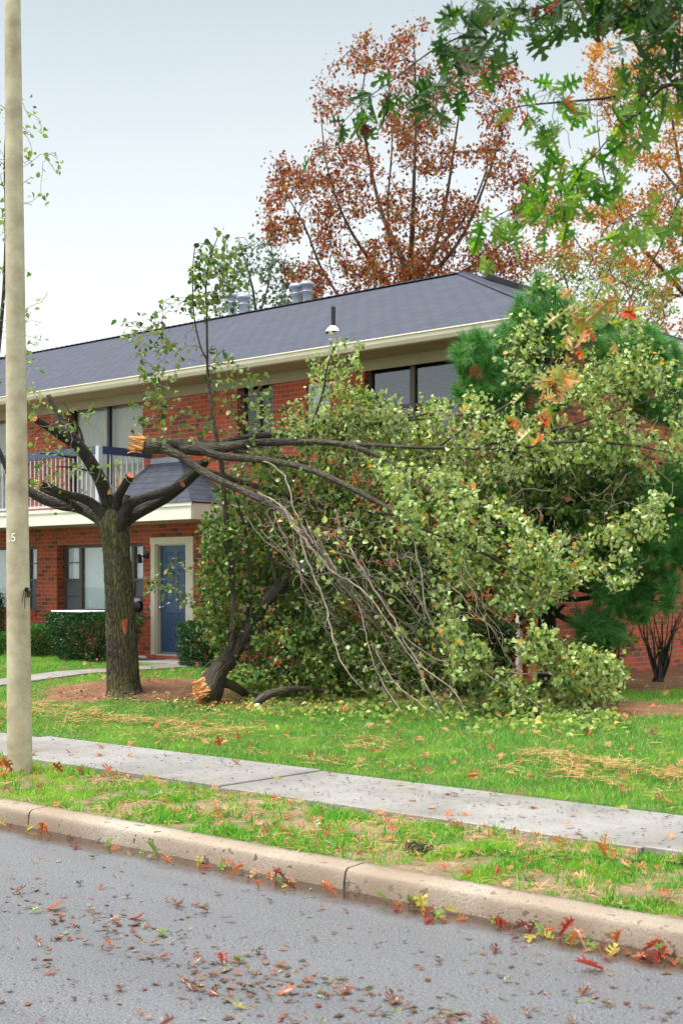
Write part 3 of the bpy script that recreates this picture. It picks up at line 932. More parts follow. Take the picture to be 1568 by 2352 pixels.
# kerb: cast lengths with rounded nose, narrow joints between them
prof = [(K0 + .000, -.05), (K0 + .004, .03), (K0 + .010, .080), (K0 + .015, .101), (K0 + .026, .115), (K0 + .046, .122), (K0 + .12, .126), (K1, .128), (K1, -.05)]
mb = MB()
KX = [-420, -60, -29.4, -26.35, -23.3, -20.25, -17.2, -14.15, -11.1, -8.08, -5.07, -2.03, 1.0, 4.05, 60, 420]
for a, b in zip(KX[:-1], KX[1:]):
    n = 2 if b - a > 10 else 40
    x = np.linspace(a + .008, b - .008, n)
    P = np.array(prof)
    V = np.zeros((n, len(P), 3))
    V[..., 0] = x[:, None]; V[..., 1] = P[None, :, 0]; V[..., 2] = P[None, :, 1]
    if n > 2:
        jit = (fbm(x[:, None] * 6, P[None, :, 1] * 30 + P[None, :, 0] * 20, 4, 3) - .5)
        V[..., 1] += jit * .012 * (np.arange(len(P)) < 6); V[..., 2] += jit * .008 * (P[None, :, 1] > 0)
    i = np.arange(n - 1)[:, None]; j = np.arange(len(P) - 1)[None]; k = len(P)
    mb.add(V.reshape(-1, 3), np.stack([i * k + j + 1, i * k + j, (i + 1) * k + j, (i + 1) * k + j + 1], 2).reshape(-1, 4)[:, ::-1], smooth=True)
    for e in (0, n - 1):
        mb.add(V[e], [list(range(k))] if e == 0 else [list(range(k))[::-1]])
tag(mb.build('kerb', 'kerb'), kind='structure')
# dark filler in the joints
# sidewalk slabs
mb = MB()
SX = [-420, -60, -26.2, -22.5, -18.8, -15.1, -11.42, -7.64, -3.98, -.3, 3.4, 60, 420]
for q, (a, b) in enumerate(zip(SX[:-1], SX[1:])):
    lift = [.0, 0, .004, -.006, .006, -.012, .012, 0, .010, .002, 0, 0][q]
    mb.box(a + .006, b - .006, S0 + .0, S1, -.02, .168 + lift, bev=.006)
tag(mb.build('sidewalk', 'walk'), kind='structure')
# path from the sidewalk to the door
mb = MB()
PX0, PX1 = onG(100, 1551)[0], onG(100, 1564)[0]
yy = list(np.arange(S1 + .02, 14.75, .8)) + [14.75]
for a, b in zip(yy[:-1], yy[1:]):
    za, zb = float(base_h(a)) + .028, float(base_h(b)) + .028
    v = [(PX0, a, za), (PX1, a, za), (PX1, b, zb), (PX0, b, zb), (PX0, a, za - .1), (PX1, a, za - .1), (PX1, b, zb - .1), (PX0, b, zb - .1)]
    mb.add(v, [(0, 1, 2, 3), (1, 5, 6, 2), (0, 3, 7, 4)])
zb = float(base_h(15)) + .03
mb.box(-19.2, PX1 + .35, 14.76, 15.88, zb - .1, zb)
tag(mb.build('front_path', 'walk'), kind='structure')

# ================================================================== BUILDING
YF = 15.9; XR = -10.22; XL = -40.0; YB = 26.1
ZB = .40
HE = float(onY(784, 790, 15.25)[2]); EY = 15.28; EX = -9.6
SL = .4132
DR = 5.69
bld = empty('apartment_building', (-18, 15.9, .4), 'long two-storey red brick apartment building with grey shingled hip roof and balcony', 'building')

def wall_panel(mb, a0, a1, z0, z1, ops, P, depth, face):
    """brick skin with openings; P maps (a, z, d) to a point, d = depth into the wall"""
    A = sorted({a0, a1, *[o[0] for o in ops], *[o[1] for o in ops]})
    Zs = sorted({z0, z1, *[o[2] for o in ops], *[o[3] for o in ops]})
    for p, q in zip(A[:-1], A[1:]):
        for r, s in zip(Zs[:-1], Zs[1:]):
            cx, cz = (p + q) / 2, (r + s) / 2
            if any(o[0] < cx < o[1] and o[2] < cz < o[3] for o in ops): continue
            v = [P(p, r, 0), P(q, r, 0), P(q, s, 0), P(p, s, 0)]
            mb.add(v, [(0, 1, 2, 3) if face > 0 else (3, 2, 1, 0)])
    for o in ops:
        p, q, r, s = o[:4]
        mb.add([P(p, r, 0), P(p, s, 0), P(p, s, depth), P(p, r, depth)], [(0, 1, 2, 3)] if face > 0 else [(3, 2, 1, 0)])
        mb.add([P(q, r, 0), P(q, s, 0), P(q, s, depth), P(q, r, depth)], [(3, 2, 1, 0)] if face > 0 else [(0, 1, 2, 3)])
        mb.add([P(p, s, 0), P(q, s, 0), P(q, s, depth), P(p, s, depth)], [(0, 1, 2, 3)] if face > 0 else [(3, 2, 1, 0)])
        mb.add([P(p, r, 0), P(q, r, 0), P(q, r, depth), P(p, r, depth)], [(3, 2, 1, 0)] if face > 0 else [(0, 1, 2, 3)])
zw = lambda u, v: float(onY(u, v, YF)[2])
W = {}
W['low'] = (toX(131, YF), toX(329, YF), zw(234, 1406), zw(234, 1250))
lw = W['low'][1] - W['low'][0]
W['low0'] = (toX(85, YF) - lw, toX(85, YF), W['low'][2], W['low'][3])
W['slide'] = (toX(153, YF), toX(328, YF), 3.06, zw(240, 924))
W['slide0'] = (toX(18, YF) - 2.6, toX(18, YF), 3.06, W['slide'][3])
W['w1'] = (toX(545, YF), toX(627, YF), 3.95, zw(610, 862))
W['w2'] = (toX(703, YF), toX(757, YF), 3.95, 4.95)
W['w3'] = (toX(836, YF), toX(1052, YF), 3.95, zw(1000, 811))
W['g1'] = (toX(905, YF), toX(1068, YF), 1.02, 2.2)
W['g2'] = (toX(640, YF), toX(770, YF), 1.02, 2.2)
DX0, DX1 = toX(369, YF + .08), toX(437, YF + .08)
DZ0, DZ1 = .50, zw(400, 1252)
W['door'] = (DX0 - .10, DX1 + .16, .50, DZ1 + .09)
ops = [tuple(o) for o in W.values()]
for k in range(1, 4):
    x = W['low0'][0] - .9 - k * 3.4
    ops.append((x, x + 2.2, 1.1, 2.4)); ops.append((x, x + 2.2, 3.9, 5.1))
mb = MB()
wall_panel(mb, XL, XR, .2, 5.32, ops, lambda a, z, d: (a, YF + d, z), .24, 1)
mb.box(XL, XR - .01, YF + .241, YF + .26, .2, 5.32) if False else None
mb.build('front_wall', 'brick', bld)
mb = MB()
sops = [(toX_y, toX_y + 1.2, z, z + 1.2) for toX_y in (20.0, 23.6) for z in (1.02, 3.95)]
wall_panel(mb, YF, YB, .2, 5.32, sops, lambda a, z, d: (XR - d, a, z), .24, 1)
mb.build('side_wall', 'brick', bld)
mb = MB(); mb.add([(XL, YB, .2), (XR, YB, .2), (XR, YB, 5.32), (XL, YB, 5.32)], [(3, 2, 1, 0)])
mb.add([(XL, YF, .2), (XL, YB, .2), (XL, YB, 5.32), (XL, YF, 5.32)], [(3, 2, 1, 0)])
mb.build('back_wall', 'brick', bld)
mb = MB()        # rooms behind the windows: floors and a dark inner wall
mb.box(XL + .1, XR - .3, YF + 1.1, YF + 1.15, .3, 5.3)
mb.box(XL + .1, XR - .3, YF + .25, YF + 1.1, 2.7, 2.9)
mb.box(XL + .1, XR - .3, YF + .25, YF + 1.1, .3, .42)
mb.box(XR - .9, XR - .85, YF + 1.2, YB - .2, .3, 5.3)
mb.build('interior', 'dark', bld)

# roof, closed body with thickness
zr = HE + SL * DR
r = []
ax0, ax1, ay0, ay1 = XL - .6, EX, EY, EY + 2 * DR
P8 = [(ax0, ay0, HE), (ax1, ay0, HE), (ax1, ay1, HE), (ax0, ay1, HE), (ax0, ay0 + DR, zr), (ax1 - DR, ay0 + DR, zr)]
mb = MB()
mb.add(P8, [(0, 1, 5, 4)]); mb.add(P8, [(2, 3, 4, 5)]); mb.add(P8, np.array([(1, 2, 5)])); mb.add(P8, np.array([(0, 4, 3)]))
mb.add([(x, y, z - .03) for x, y, z in P8[:4]], [(3, 2, 1, 0)])
# shingle edge
mb.box(ax0, ax1, ay0 - .02, ay0, HE - .03, HE - .002); mb.box(ax1, ax1 + .02, ay0 - .02, ay1, HE - .03, HE - .002)
# hip and ridge caps
def cap_strip(a, b, wd=.13, h=.03):
    a = np.array(a); b = np.array(b); d = unit(b - a); s = unit(np.cross(d, [0, 0, 1.0])) * wd
    n = int(np.linalg.norm(b - a) / .2)
    for q in range(n):
        p0 = a + (b - a) * q / n; p1 = a + (b - a) * (q + 1.15) / n
        dz = np.array([0, 0, h]); dl = np.array([0, 0, -SL * wd * .8])
        lift = np.array([0, 0, .012])
        mb.add([p0 - s + dl + dz, p0 + dz + lift, p1 + dz, p1 - s + dl + dz], [(0, 1, 2, 3)][::-1])
        mb.add([p0 + dz + lift, p0 + s + dl + dz, p1 + s + dl + dz, p1 + dz], [(0, 1, 2, 3)][::-1])
cap_strip(P8[1], P8[5]); cap_strip(P8[5], (XL, ay0 + DR, zr)); cap_strip(P8[2], P8[5])
roof = mb.build('roof', 'shingle', bld)
mb = MB()        # gutter: trough with a rolled lip
gp = [(EY - .02, HE - .16), (EY - .10, HE - .155), (EY - .125, HE - .10), (EY - .13, HE - .05), (EY - .145, HE - .035), (EY - .14, HE - .02), (EY - .12, HE - .03), (EY - .02, HE - .03)]
n = len(gp)
V = [(XL - .6, y, z) for y, z in gp] + [(EX + .13, y, z) for y, z in gp]
mb.add(V, [(k, k + 1, k + 1 + n, k + n) for k in range(n - 1)])
mb.add(V, np.array([list(range(n, 2 * n))])); 
gx = [(EX + .02 + (EY - .02 - y), z) for y, z in gp]
V = [(x, EY - .02, z) for x, z in gx] + [(x, EY + 2 * DR, z) for x, z in gx]
mb.add(V, [(k, k + 1, k + 1 + n, k + n) for k in range(n - 1)])
mb.build('gutter', 'cream', bld)
mb = MB()        # soffit boards and frieze
mb.box(XL, EX - .01, EY, YF, HE - .16, HE - .14); mb.box(XR, EX - .01, YF, YB, HE - .16, HE - .14)
mb.box(XL, XR + .03, YF - .03, YF - .001, HE - .33, HE - .161); mb.box(XR + .001, XR + .03, YF, YB, HE - .33, HE - .161)
mb.build('soffit', 'soffit', bld)

def flue(c, h, r):
    m = MB()
    lathe(m, c, [(r, 0), (r, h), (r * 1.1, h + .01), (r * 1.75, h + .03), (r * 1.75, h + .05), (r * 1.1, h + .07)], 20)
    lathe(m, c, [(r * 1.02, h + .06), (r * 1.02, h + .17), (r * 1.7, h + .18), (r * 1.8, h + .2), (r * 1.5, h + .25), (r * .8, h + .28)], 20)
    m.build('flue_pipe', 'metal', roof)
for u, v, s in ((533, 687, 1), (560, 691, 1), (681, 668, 1), (705, 663, 1)):
    p = onY(u, v + 34, EY + DR + .45)
    flue((p[0], p[1], p[2] - .1), .30, .095)
for u0, u1, v in ((492, 570, 722), (616, 706, 700)):
    a = onY(u0, v, EY + DR + .25); b = onY(u1, v, EY + DR + .25)
    m = MB(); m.bevbox((a[0], a[1], zr - .25), (b[0] + .05, a[1] + .5, zr + .10), .02)
    m.build('flue_base', 'metal', roof)
p = onY(765, 757, EY + 1.35)
zp = HE + SL * (p[1] - EY)
m = MB(); m.tube([(p[0], p[1], zp - .05), (p[0], p[1], zp + .40)], .038, 16); m.build('vent_pipe', 'black', roof)
m = MB(); lathe(m, (p[0] + .02, p[1] - .03, zp - .02), [(.13, 0), (.09, .06), (.045, .10)], 16); m.build('pipe_flashing', 'white', roof)
# low dark vent box behind the hip, on the end slope
m = MB()
d = np.array([0, 1.0, 0]); c0 = np.array([EX - DR + 1.0, EY + DR + .35, 0])
zc = HE + SL * (EX - c0[0])
tq = onY(1112, 640, EY + DR + .3); tr_ = onY(1190, 664, EY + DR + .3)
x0_, x1_ = tq[0], tr_[0]
zz0 = HE + SL * (EX - x0_); zz1 = HE + SL * (EX - x1_)
v = []
for dy in (0, .45):
    for xx, zz in ((x0_, zz0), (x1_, zz1)):
        for dz in (-.03, .13):
            v.append((xx, tq[1] + dy, zz + dz))
m.add(v, [(0, 2, 3, 1), (5, 7, 6, 4), (1, 3, 7, 5), (0, 1, 5, 4), (2, 6, 7, 3)])
m.build('vent_box', 'black', roof)

# downspout with elbow
m = MB()
gpnt = onY(1130, 757, EY - .07)
xd = gpnt[0]
path = np.array([(xd, EY - .07, HE - .15), (xd, EY - .07, HE - .30), (xd + .01, EY + .1, HE - .48), (xd + .02, YF - .10, HE - .62), (xd + .02, YF - .07, HE - .8), (xd + .02, YF - .07, .55)])
m.tube(path, [.055, .055, .05, .045, .045, .045], 10)
m.build('downspout', 'white', bld)

def pleats(x0, x1, z0, z1, y, mat, parent, name='curtain', amp=.02, pitch=.09):
    m = MB(); n = max(6, int((x1 - x0) / pitch * 6))
    x = np.linspace(x0, x1, n)
    yy_ = y + amp * np.sin(x / pitch * 2 * math.pi) + amp * .5 * np.sin(x * 9.1)
    V = np.vstack([np.stack([x, yy_, np.full(n, z0)], 1), np.stack([x, yy_, np.full(n, z1)], 1)])
    m.add(V, [(k, k + 1, n + k + 1, n + k) for k in range(n - 1)], smooth=True)
    return m.build(name, mat, parent)
def blinds(x0, x1, z0, z1, y, parent, pitch=.032):
    m = MB()
    z = z0
    while z < z1:
        m.add([(x0, y - .010, z), (x1, y - .010, z), (x1, y + .012, z + .017), (x0, y + .012, z + .017)], [(0, 1, 2, 3)])
        z += pitch
    return m.build('blind', 'blind', parent)
def window(o, mull, rails, fm='bronze', cover='curtain', yd=.17, fw=.05, panes_glass='glass', screens=()):
    """mull: x positions of mullions; rails: list of (x0, x1, z) horizontal bars"""
    x0, x1, z0, z1_ = o
    y = YF + yd
    m = MB()
    m.box(x0, x0 + fw, y, y + .06, z0, z1_); m.box(x1 - fw, x1, y, y + .06, z0, z1_)
    m.box(x0 + fw, x1 - fw, y, y + .06, z0, z0 + fw); m.box(x0 + fw, x1 - fw, y, y + .06, z1_ - fw, z1_)
    for xm, wd in mull: m.box(xm - wd / 2, xm + wd / 2, y - .008, y + .055, z0 + fw, z1_ - fw)
    for a, b, z, wd in rails: m.box(a, b, y - .004, y + .05, z - wd / 2, z + wd / 2)
    w_ = m.build('window', fm, bld)
    m = MB(); m.add([(x0 + fw, y + .03, z0 + fw), (x1 - fw, y + .03, z0 + fw), (x1 - fw, y + .03, z1_ - fw), (x0 + fw, y + .03, z1_ - fw)], [(0, 1, 2, 3)])
    m.build('pane', panes_glass, w_)
    if cover == 'curtain': pleats(x0 + .02, x1 - .02, z0 + .01, z1_ - .01, y + .075, 'curtain', w_, amp=.008, pitch=.07)
    elif cover == 'drape': pleats(x0, x1, z0, z1_, y + .16, 'drape', w_)
    elif cover == 'blind': blinds(x0 + fw, x1 - fw, z0 + .03, z1_ - .03, y + .09, w_)
    for a, b, c, d_ in screens:
        m = MB(); m.add([(a, y + .028, c), (b, y + .028, c), (b, y + .028, d_), (a, y + .028, d_)], [(0, 1, 2, 3)])
        m.build('insect_screen', 'screen', w_)
    return w_
for key in ('low', 'low0'):
    o = W[key]; x0, x1, z0, z1_ = o
    dx = x1 - x0
    a = x0 + dx * .205; b = x1 - dx * .19
    zm = z0 + (z1_ - z0) * .475
    ra = []
    for p, q in ((x0 + .05, a - .04), (b + .04, x1 - .05)):
        ra += [(p, q, zm, .05), (p, q, zm + (z1_ - zm) * .5, .016), (p, q, z0 + (zm - z0) * .5, .016)]
    window(o, [(a, .08), (b, .08)], ra, 'bronze', 'curtain', .17, screens=[(x0 + .05, a - .04, z0 + .05, zm - .025), (b + .04, x1 - .05, z0 + .05, zm - .025)])
    m = MB(); m.box(x0 - .0, x1, YF - .035, YF + .165, z0 - .10, z0 - .001); m.build('brick_sill', 'soldier', bld)
o = W['slide']
window(o, [((o[0] + o[1]) / 2, .07)], [], 'darkframe', 'drape', .12, .055)
o = W['slide0']
window(o, [((o[0] + o[1]) / 2, .07)], [], 'darkframe', 'drape', .12, .055)
o = W['w1']; window(o, [((o[0] + o[1]) / 2, .05)], [], 'bronze', 'blind', .1)
o = W['w2']; window(o, [], [(o[0] + .05, o[1] - .05, 4.45, .04)], 'white', 'curtain', .05, panes_glass='glass2')
o = W['w3']; xm = toX(947, YF + .1)
window(o, [(xm, .09)], [(xm + .04, o[1] - .05, zw(1000, 922), .05), (o[0] + .05, xm - .04, zw(1000, 922), .05)], 'bronze', 'blind', .1, .05, 'glass2')
for key in ('g1', 'g2'):
    o = W[key]; xm = (o[0] + o[1]) / 2
    window(o, [(xm, .08)], [(o[0] + .05, xm - .04, 1.6, .05)], 'bronze', 'blind', .12)
for o in ops[len(W):]:
    window(o, [((o[0] + o[1]) / 2, .08)], [], 'bronze', 'curtain', .15)
for a, b, c, d_ in sops:                       # windows of the end wall
    m = MB(); xx = XR - .14
    for p in ((a, a + .05, c, d_), (b - .05, b, c, d_), (a + .05, b - .05, c, c + .05), (a + .05, b - .05, d_ - .05, d_), (a + .05, b - .05, (c + d_) / 2 - .02, (c + d_) / 2 + .02)):
        m.box(xx - .05, xx, *p)
    w_ = m.build('window', 'bronze', bld)
    m = MB(); m.add([(xx - .03, a + .05, c), (xx - .03, b - .05, c), (xx - .03, b - .05, d_), (xx - .03, a + .05, d_)], [(0, 1, 2, 3)]); m.build('pane', 'glass', w_)
    m = MB(); m.add([(xx - .09, a, c), (xx - .09, b, c), (xx - .09, b, d_), (xx - .09, a, d_)], [(0, 1, 2, 3)]); m.build('curtain', 'curtain', w_)

# door: leaf with six pressed panels
def panel_leaf():
    m = MB(); y = YF + .085
    xs_ = [DX0, DX0 + .13, DX0 + .34, DX1 - .34, DX1 - .13, DX1]
    w_ = DX1 - DX0
    xs_ = [DX0 + w_ * t for t in (0, .17, .45, .57, .85, 1)]
    H = DZ1 - DZ0
    zs_ = [DZ0 + H * t for t in (0, .115, .375, .475, .78, .84, .94, 1)]
    pan = {(1, 1), (3, 1), (1, 3), (3, 3), (1, 5), (3, 5)}
    for i in range(5):
        for j in range(7):
            a, b, c, d_ = xs_[i], xs_[i + 1], zs_[j], zs_[j + 1]
            if (i, j) in pan:
                def ring(o_, y_): return [(a + o_, y_, c + o_), (b - o_, y_, c + o_), (b - o_, y_, d_ - o_), (a + o_, y_, d_ - o_)]
                R4 = [ring(0, y), ring(.012, y + .014), ring(.032, y + .014), ring(.048, y + .003)]
                V = [p for rr in R4 for p in rr]
                f = []
                for k in range(3):
                    for q in range(4):
                        f.append((k * 4 + q, k * 4 + (q + 1) % 4, (k + 1) * 4 + (q + 1) % 4, (k + 1) * 4 + q))
                f.append((12, 13, 14, 15))
                m.add(V, f)
            else:
                m.add([(a, y, c), (b, y, c), (b, y, d_), (a, y, d_)], [(0, 1, 2, 3)])
    return m
door = panel_leaf().build('door', 'door', bld)
def glyph(txt, size, loc, rot, mat, parent, name, ext=.004):
    cu = bpy.data.curves.new('t', 'FONT'); cu.body = txt; cu.size = size; cu.extrude = ext; cu.align_x = 'CENTER'
    o_ = bpy.data.objects.new('t', cu); col.objects.link(o_)
    dg = bpy.context.evaluated_depsgraph_get(); dg.update()
    me = bpy.data.meshes.new_from_object(o_.evaluated_get(dg))
    bpy.data.objects.remove(o_)
    me.materials.clear(); me.materials.append(MAT[mat])
    r_ = bpy.data.objects.new(name, me); col.objects.link(r_)
    r_.rotation_euler = rot
    if parent is not None:
        r_.parent = parent; r_.location = Vector(loc) - Vector(parent_loc(parent))
    else: r_.location = loc
    return r_
H = DZ1 - DZ0
glyph('2', .14, (DX0 + .40 * (DX1 - DX0), YF + .078, DZ0 + H * .792), (math.pi / 2, 0, 0), 'sticker', door, 'house_number')
glyph('4', .14, (DX0 + .76 * (DX1 - DX0), YF + .078, DZ0 + H * .795), (math.pi / 2, 0, 0), 'sticker', door, 'house_number')
m = MB()
kx, kz = DX0 + .06, DZ0 + H * .43
m.tube([(kx, YF + .084, kz), (kx, YF + .03, kz)], [.012, .012], 10)
m.tube([(kx, YF + .045, kz), (kx, YF + .035, kz), (kx, YF + .012, kz), (kx, YF + .004, kz)], [.012, .028, .03, .016], 14)
m.tube([(kx, YF + .084, kz), (kx, YF + .074, kz)], [.032, .03], 14)
m.build('door_knob', 'steel', door)
m = MB(); m.tube([(kx + .01, YF + .084, kz + .13), (kx + .01, YF + .062, kz + .13)], [.03, .027], 14); m.build('deadbolt', 'steel', door)
m = MB(); m.box(DX0, DX1, YF + .06, YF + .084, DZ0 + .002, DZ0 + .03); m.build('kick_strip', 'metal', door)
m = MB()
o = W['door']
m.box(o[0] - .04, DX0 - .03, YF - .03, YF + .04, .48, DZ1 + .02); m.box(DX0 - .03, DX0, YF + .0, YF + .12, .48, DZ1)
m.box(DX1, DX1 + .19, YF - .032, YF + .12, .44, DZ1 + .02); m.box(o[0] - .05, DX1 + .20, YF - .04, YF + .12, DZ1 + .02, DZ1 + .14)
m.box(DX0 - .03, DX1, YF + .04, YF + .12, DZ1, DZ1 + .02)
m.box(DX0 - .03, DX1 + .01, YF - .01, YF + .083, .47, .50)
m.build('door_frame', 'cream', bld)
m = MB(); m.box(o[0] - .07, o[0] - .045, YF - .028, YF - .002, kz - .05, kz + .05); m.build('strike_plate', 'brass', bld)
m = MB(); m.box(DX0 - .12, DX1 + .9, YF - .28, YF - .001, zb + .001, .462); m.build('door_step', 'soldier', bld)
# wall lamp left of the door
lx = toX(334, YF); lz = zw(334, 1277)
m = MB(); m.tube([(lx + .05, YF - .001, lz), (lx + .05, YF - .03, lz)], [.055, .05], 14)
m.tube([(lx + .05, YF - .03, lz), (lx + .0, YF - .10, lz - .01), (lx - .03, YF - .12, lz - .02)], .014, 8)
m.build('wall_lamp', 'black', bld)
m = MB(); m.tube([(lx - .03, YF - .12, lz + .03), (lx - .03, YF - .12, lz - .05), (lx - .03, YF - .12, lz - .13)], [.03, .055, .05], 14); m.build('lamp_shade', 'black', bld)

# balcony with rail and balusters
BX = -18.49; BY = 14.7; BXL = -29.5; FXR = onY(440, 1170, BY)[0]
m = MB()
m.box(BXL, FXR, BY, YF - .001, 2.80, 3.03)
bal = m.build('balcony', 'soffit', bld)
m = MB(); m.box(BXL - .02, FXR + .02, BY - .03, BY - .001, 2.785, 3.045); m.box(FXR + .001, FXR + .03, BY - .001, YF - .04, 2.785, 3.045)
m.box(BXL - .02, FXR + .045, BY - .05, BY - .031, 3.0, 3.06)
m.build('fascia_board', 'fascia', bal)
zt = float(onY(221, 1024, BY)[2])
m = MB(); m.box(BXL, BX, BY + .005, BY + .045, zt - .135, zt); m.box(BX + .001, BX + .041, BY + .005, YF - .002, zt - .135, zt)
m.box(BXL, BX, BY + .046, BY + .10, zt - .03, zt)
m.build('top_rail', 'navy', bal)
m = MB(); m.box(BXL, BX, BY + .01, BY + .04, 3.10, 3.14); m.box(BX + .005, BX + .035, BY + .041, YF - .01, 3.10, 3.14); m.build('bottom_rail', 'balu', bal)
bproto = None
def baluster(x, y, r_=.011):
    global bproto
    if bproto is None:
        m = MB(); m.bevbox((x - r_, y - r_, 3.11), (x + r_, y + r_, zt - .05), .004)
        bproto = m.build('baluster', 'balu', bal, None); bproto['_x'] = 0
        del bproto['_x']; baluster.x = x; baluster.y = y
        return
    c = bproto.copy(); c.parent = bal; c.location = (x - baluster.x, y - baluster.y, 0); col.objects.link(c)
x = BX - .06; k = 0
while x > BXL + 2.6:
    baluster(x, BY + .025); x -= .125
y = BY + .15
while y < YF - .05:
    baluster(BX + .02, y); y += .125
m = MB(); m.bevbox((BX - .045, BY, 3.05), (BX + .045, BY + .09, zt - .001), .006)
m.build('corner_post', 'balu', bal)
m = MB(); m.box(BXL + .2, BX - .1, YF - .9, YF - .85, 3.031, 3.04); m.box(toX(98, YF) - .03, toX(98, YF) + .03, YF - .06, YF - .01, 3.05, 5.0) if False else None
# porch roof beside the balcony
TX = toX(413, YF)
zp0, zp1 = 3.065, float(onY(375, 1060, YF)[2])
A = [(BX + .06, BY - .06, zp0), (FXR + .05, BY - .06, zp0), (FXR + .05, YF, zp0), (TX, YF, zp1), (BX + .06, YF, zp1)]
m = MB(); m.add(A, [(0, 1, 3, 4)]); m.add(A, np.array([(1, 2, 3)])); m.add(A, np.array([(0, 4, 2)])) if False else None
m.add([(BX + .06, BY - .06, zp0), (BX + .06, YF, zp0), (BX + .06, YF, zp1)], np.array([(0, 2, 1)]))
m.add([(p[0], p[1], zp0 - .012) for p in (A[0], A[1], A[2])] + [(BX + .06, YF, zp0 - .012)], [(3, 2, 1, 0)])
pr = m.build('porch_roof', 'shingle', bld)
m = MB(); m.box(BX + .06, TX + .03, YF - .05, YF - .004, zp1 - .04, zp1 + .06); m.build('flashing', 'metal', pr)

# ================================================================== SMALL THINGS ABOUT THE HOUSE
def simple(name, mb_, mat, loc, label, cat, group=None):
    o_ = mb_.build(name, mat, None, loc); return tag(o_, label, cat, group)
zs_ = W['low'][2]
bx = toX(317, YF + .05)
m = MB()
P_ = np.array([bx, YF + .03, zs_ + .005])
def blob(m_, c, r3, seed, n=20, k=12, amp=.25):
    th = np.linspace(0, math.pi, k)[:, None]; ph = np.linspace(0, 2 * math.pi, n, endpoint=False)[None]
    d_ = np.stack([np.sin(th) * np.cos(ph), np.sin(th) * np.sin(ph), np.cos(th) * np.ones_like(ph)], 2)
    rr = 1 + amp * (fbm(d_[..., 0] * 2.5 + 5 + d_[..., 2], d_[..., 1] * 2.5 + 9 - d_[..., 2] * 1.3, seed, 3) - .5) * 2
    V_ = np.array(c) + d_ * rr[..., None] * np.array(r3)
    i_ = np.arange(k - 1)[:, None]; j_ = np.arange(n)[None]
    f_ = np.stack([i_ * n + j_, (i_ + 1) * n + j_, (i_ + 1) * n + (j_ + 1) % n, i_ * n + (j_ + 1) % n], 2).reshape(-1, 4)
    m_.add(V_.reshape(-1, 3), f_, smooth=True)
blob(m, P_ + [0, 0, .11], (.14, .075, .12), 3)
bag = simple('bag', m, 'black', P_, 'black bag with pale cloth on top, on the brick window sill', 'bag')
m = MB(); blob(m, P_ + [-.01, -.01, .22], (.10, .06, .05), 8, amp=.5); m.build('cloth', 'cloth', bag)
m = MB(); p = onY(228, 1150, BY + .35); p[2] = 3.031
m.bevbox((p[0] - .10, p[1] - .06, p[2]), (p[0] + .10, p[1] + .06, p[2] + .12), .02)
m.bevbox((p[0] - .08, p[1] - .05, p[2] + .121), (p[0] + .06, p[1] + .05, p[2] + .20), .02)
m.tube([(p[0] + .06, p[1], p[2] + .12), (p[0] + .09, p[1], p[2] + .22), (p[0] + .03, p[1], p[2] + .26)], .012, 8)
simple('toy_bucket', m, 'blue', p, 'small violet-blue plastic toy on the balcony floor by the corner post', 'toy')
m = MB(); p = onG(345, 1529); zz = zb
p = np.array([toX(395, 15.35), 15.3, zz])
m.bevbox((p[0] - 1.0, p[1] - .15, zz + .001), (p[0] - .35, p[1] + .22, zz + .018), .006)
simple('doormat', m, 'rust', p, 'flat dark brown doormat on the concrete beside the door step', 'doormat')
m = MB(); p = np.array([toX(300, 15.2), 15.25, .45])
m.tube([(toX(245, 15.25), 15.25, .455), (toX(262, 15.25), 15.26, .46), (toX(335, 15.3), 15.3, .47)], [.035, .03, .03], 12)
simple('drain_pipe', m, 'white', p, 'white plastic drain pipe lying along the foot of the brick wall', 'pipe')

# lamp post at the kerb
pb = onG(47, 1777)
m = MB()
n = 26
hh = np.linspace(0, 8.2, n)
tilt = RT * (-17 / F * pb_z if False else -.0095)
pts = np.stack([pb + np.array([0, 0, h - .25]) + tilt * h for h in hh])
rr = np.interp(hh, [0, 6.8, 8.2], [.1065, .066, .058])
m.tube(pts, rr, 40, True)
pole = tag(m.build('lamp_post', 'pole', None, pb), 'tall tapered concrete post with greenish side and black paint drips, on grass by the kerb', 'post')
# luminaire arm, above the picture
m = MB(); top = pts[-1]
m.tube([top, top + [-.0, -.5, .35], top + [0, -1.4, .5]], [.05, .04, .035], 12); m.build('lamp_arm', 'metal', pole)
m = MB(); m.bevbox(top + [-.12, -2.0, .42], top + [.12, -1.35, .56], .04); m.build('lamp_head', 'metal', pole)
# black paint blot and runs, laid on the curved face
def on_post(u, v, off=.0015):
    d_ = ray(u, v); d_ = d_ / np.linalg.norm(d_)
    # nearest hit with the tapered post
    best = None
    for t_ in np.linspace(10, 13.5, 3500):
        q = ORG + d_ * t_
        h = q[2] - (pb[2] - .25)
        c = pb + tilt * h
        r_ = np.interp(h, [0, 6.8, 8.2], [.1065, .066, .058])
        if math.hypot(q[0] - c[0], q[1] - c[1]) < r_ + off:
            return q
    return ORG + d_ * 11.3
m = MB()
rs = lambda x, y: (x * .1667, 1208.7 + y * .1667)
runs = [([(335, 885), (325, 920), (318, 985), (308, 1030), (308, 1062)], 9), ([(352, 890), (356, 950), (346, 1000), (345, 1070), (346, 1135)], 10), ([(378, 885), (380, 940), (379, 982)], 6), ([(420, 880), (420, 930), (420, 978)], 7)]
blotp = [(340, 880), (345, 855), (362, 840), (385, 842), (400, 860), (412, 870), (415, 850), (427, 855), (428, 880), (420, 900), (405, 900), (392, 885), (375, 888), (365, 900), (350, 895)]
V = [on_post(*rs(x_, y_)) for x_, y_ in blotp]
c_ = on_post(*rs(372, 868)); V.append(c_); q = len(blotp)
m.add(V, [(k_, (k_ + 1) % q, q) for k_ in range(q)][:])
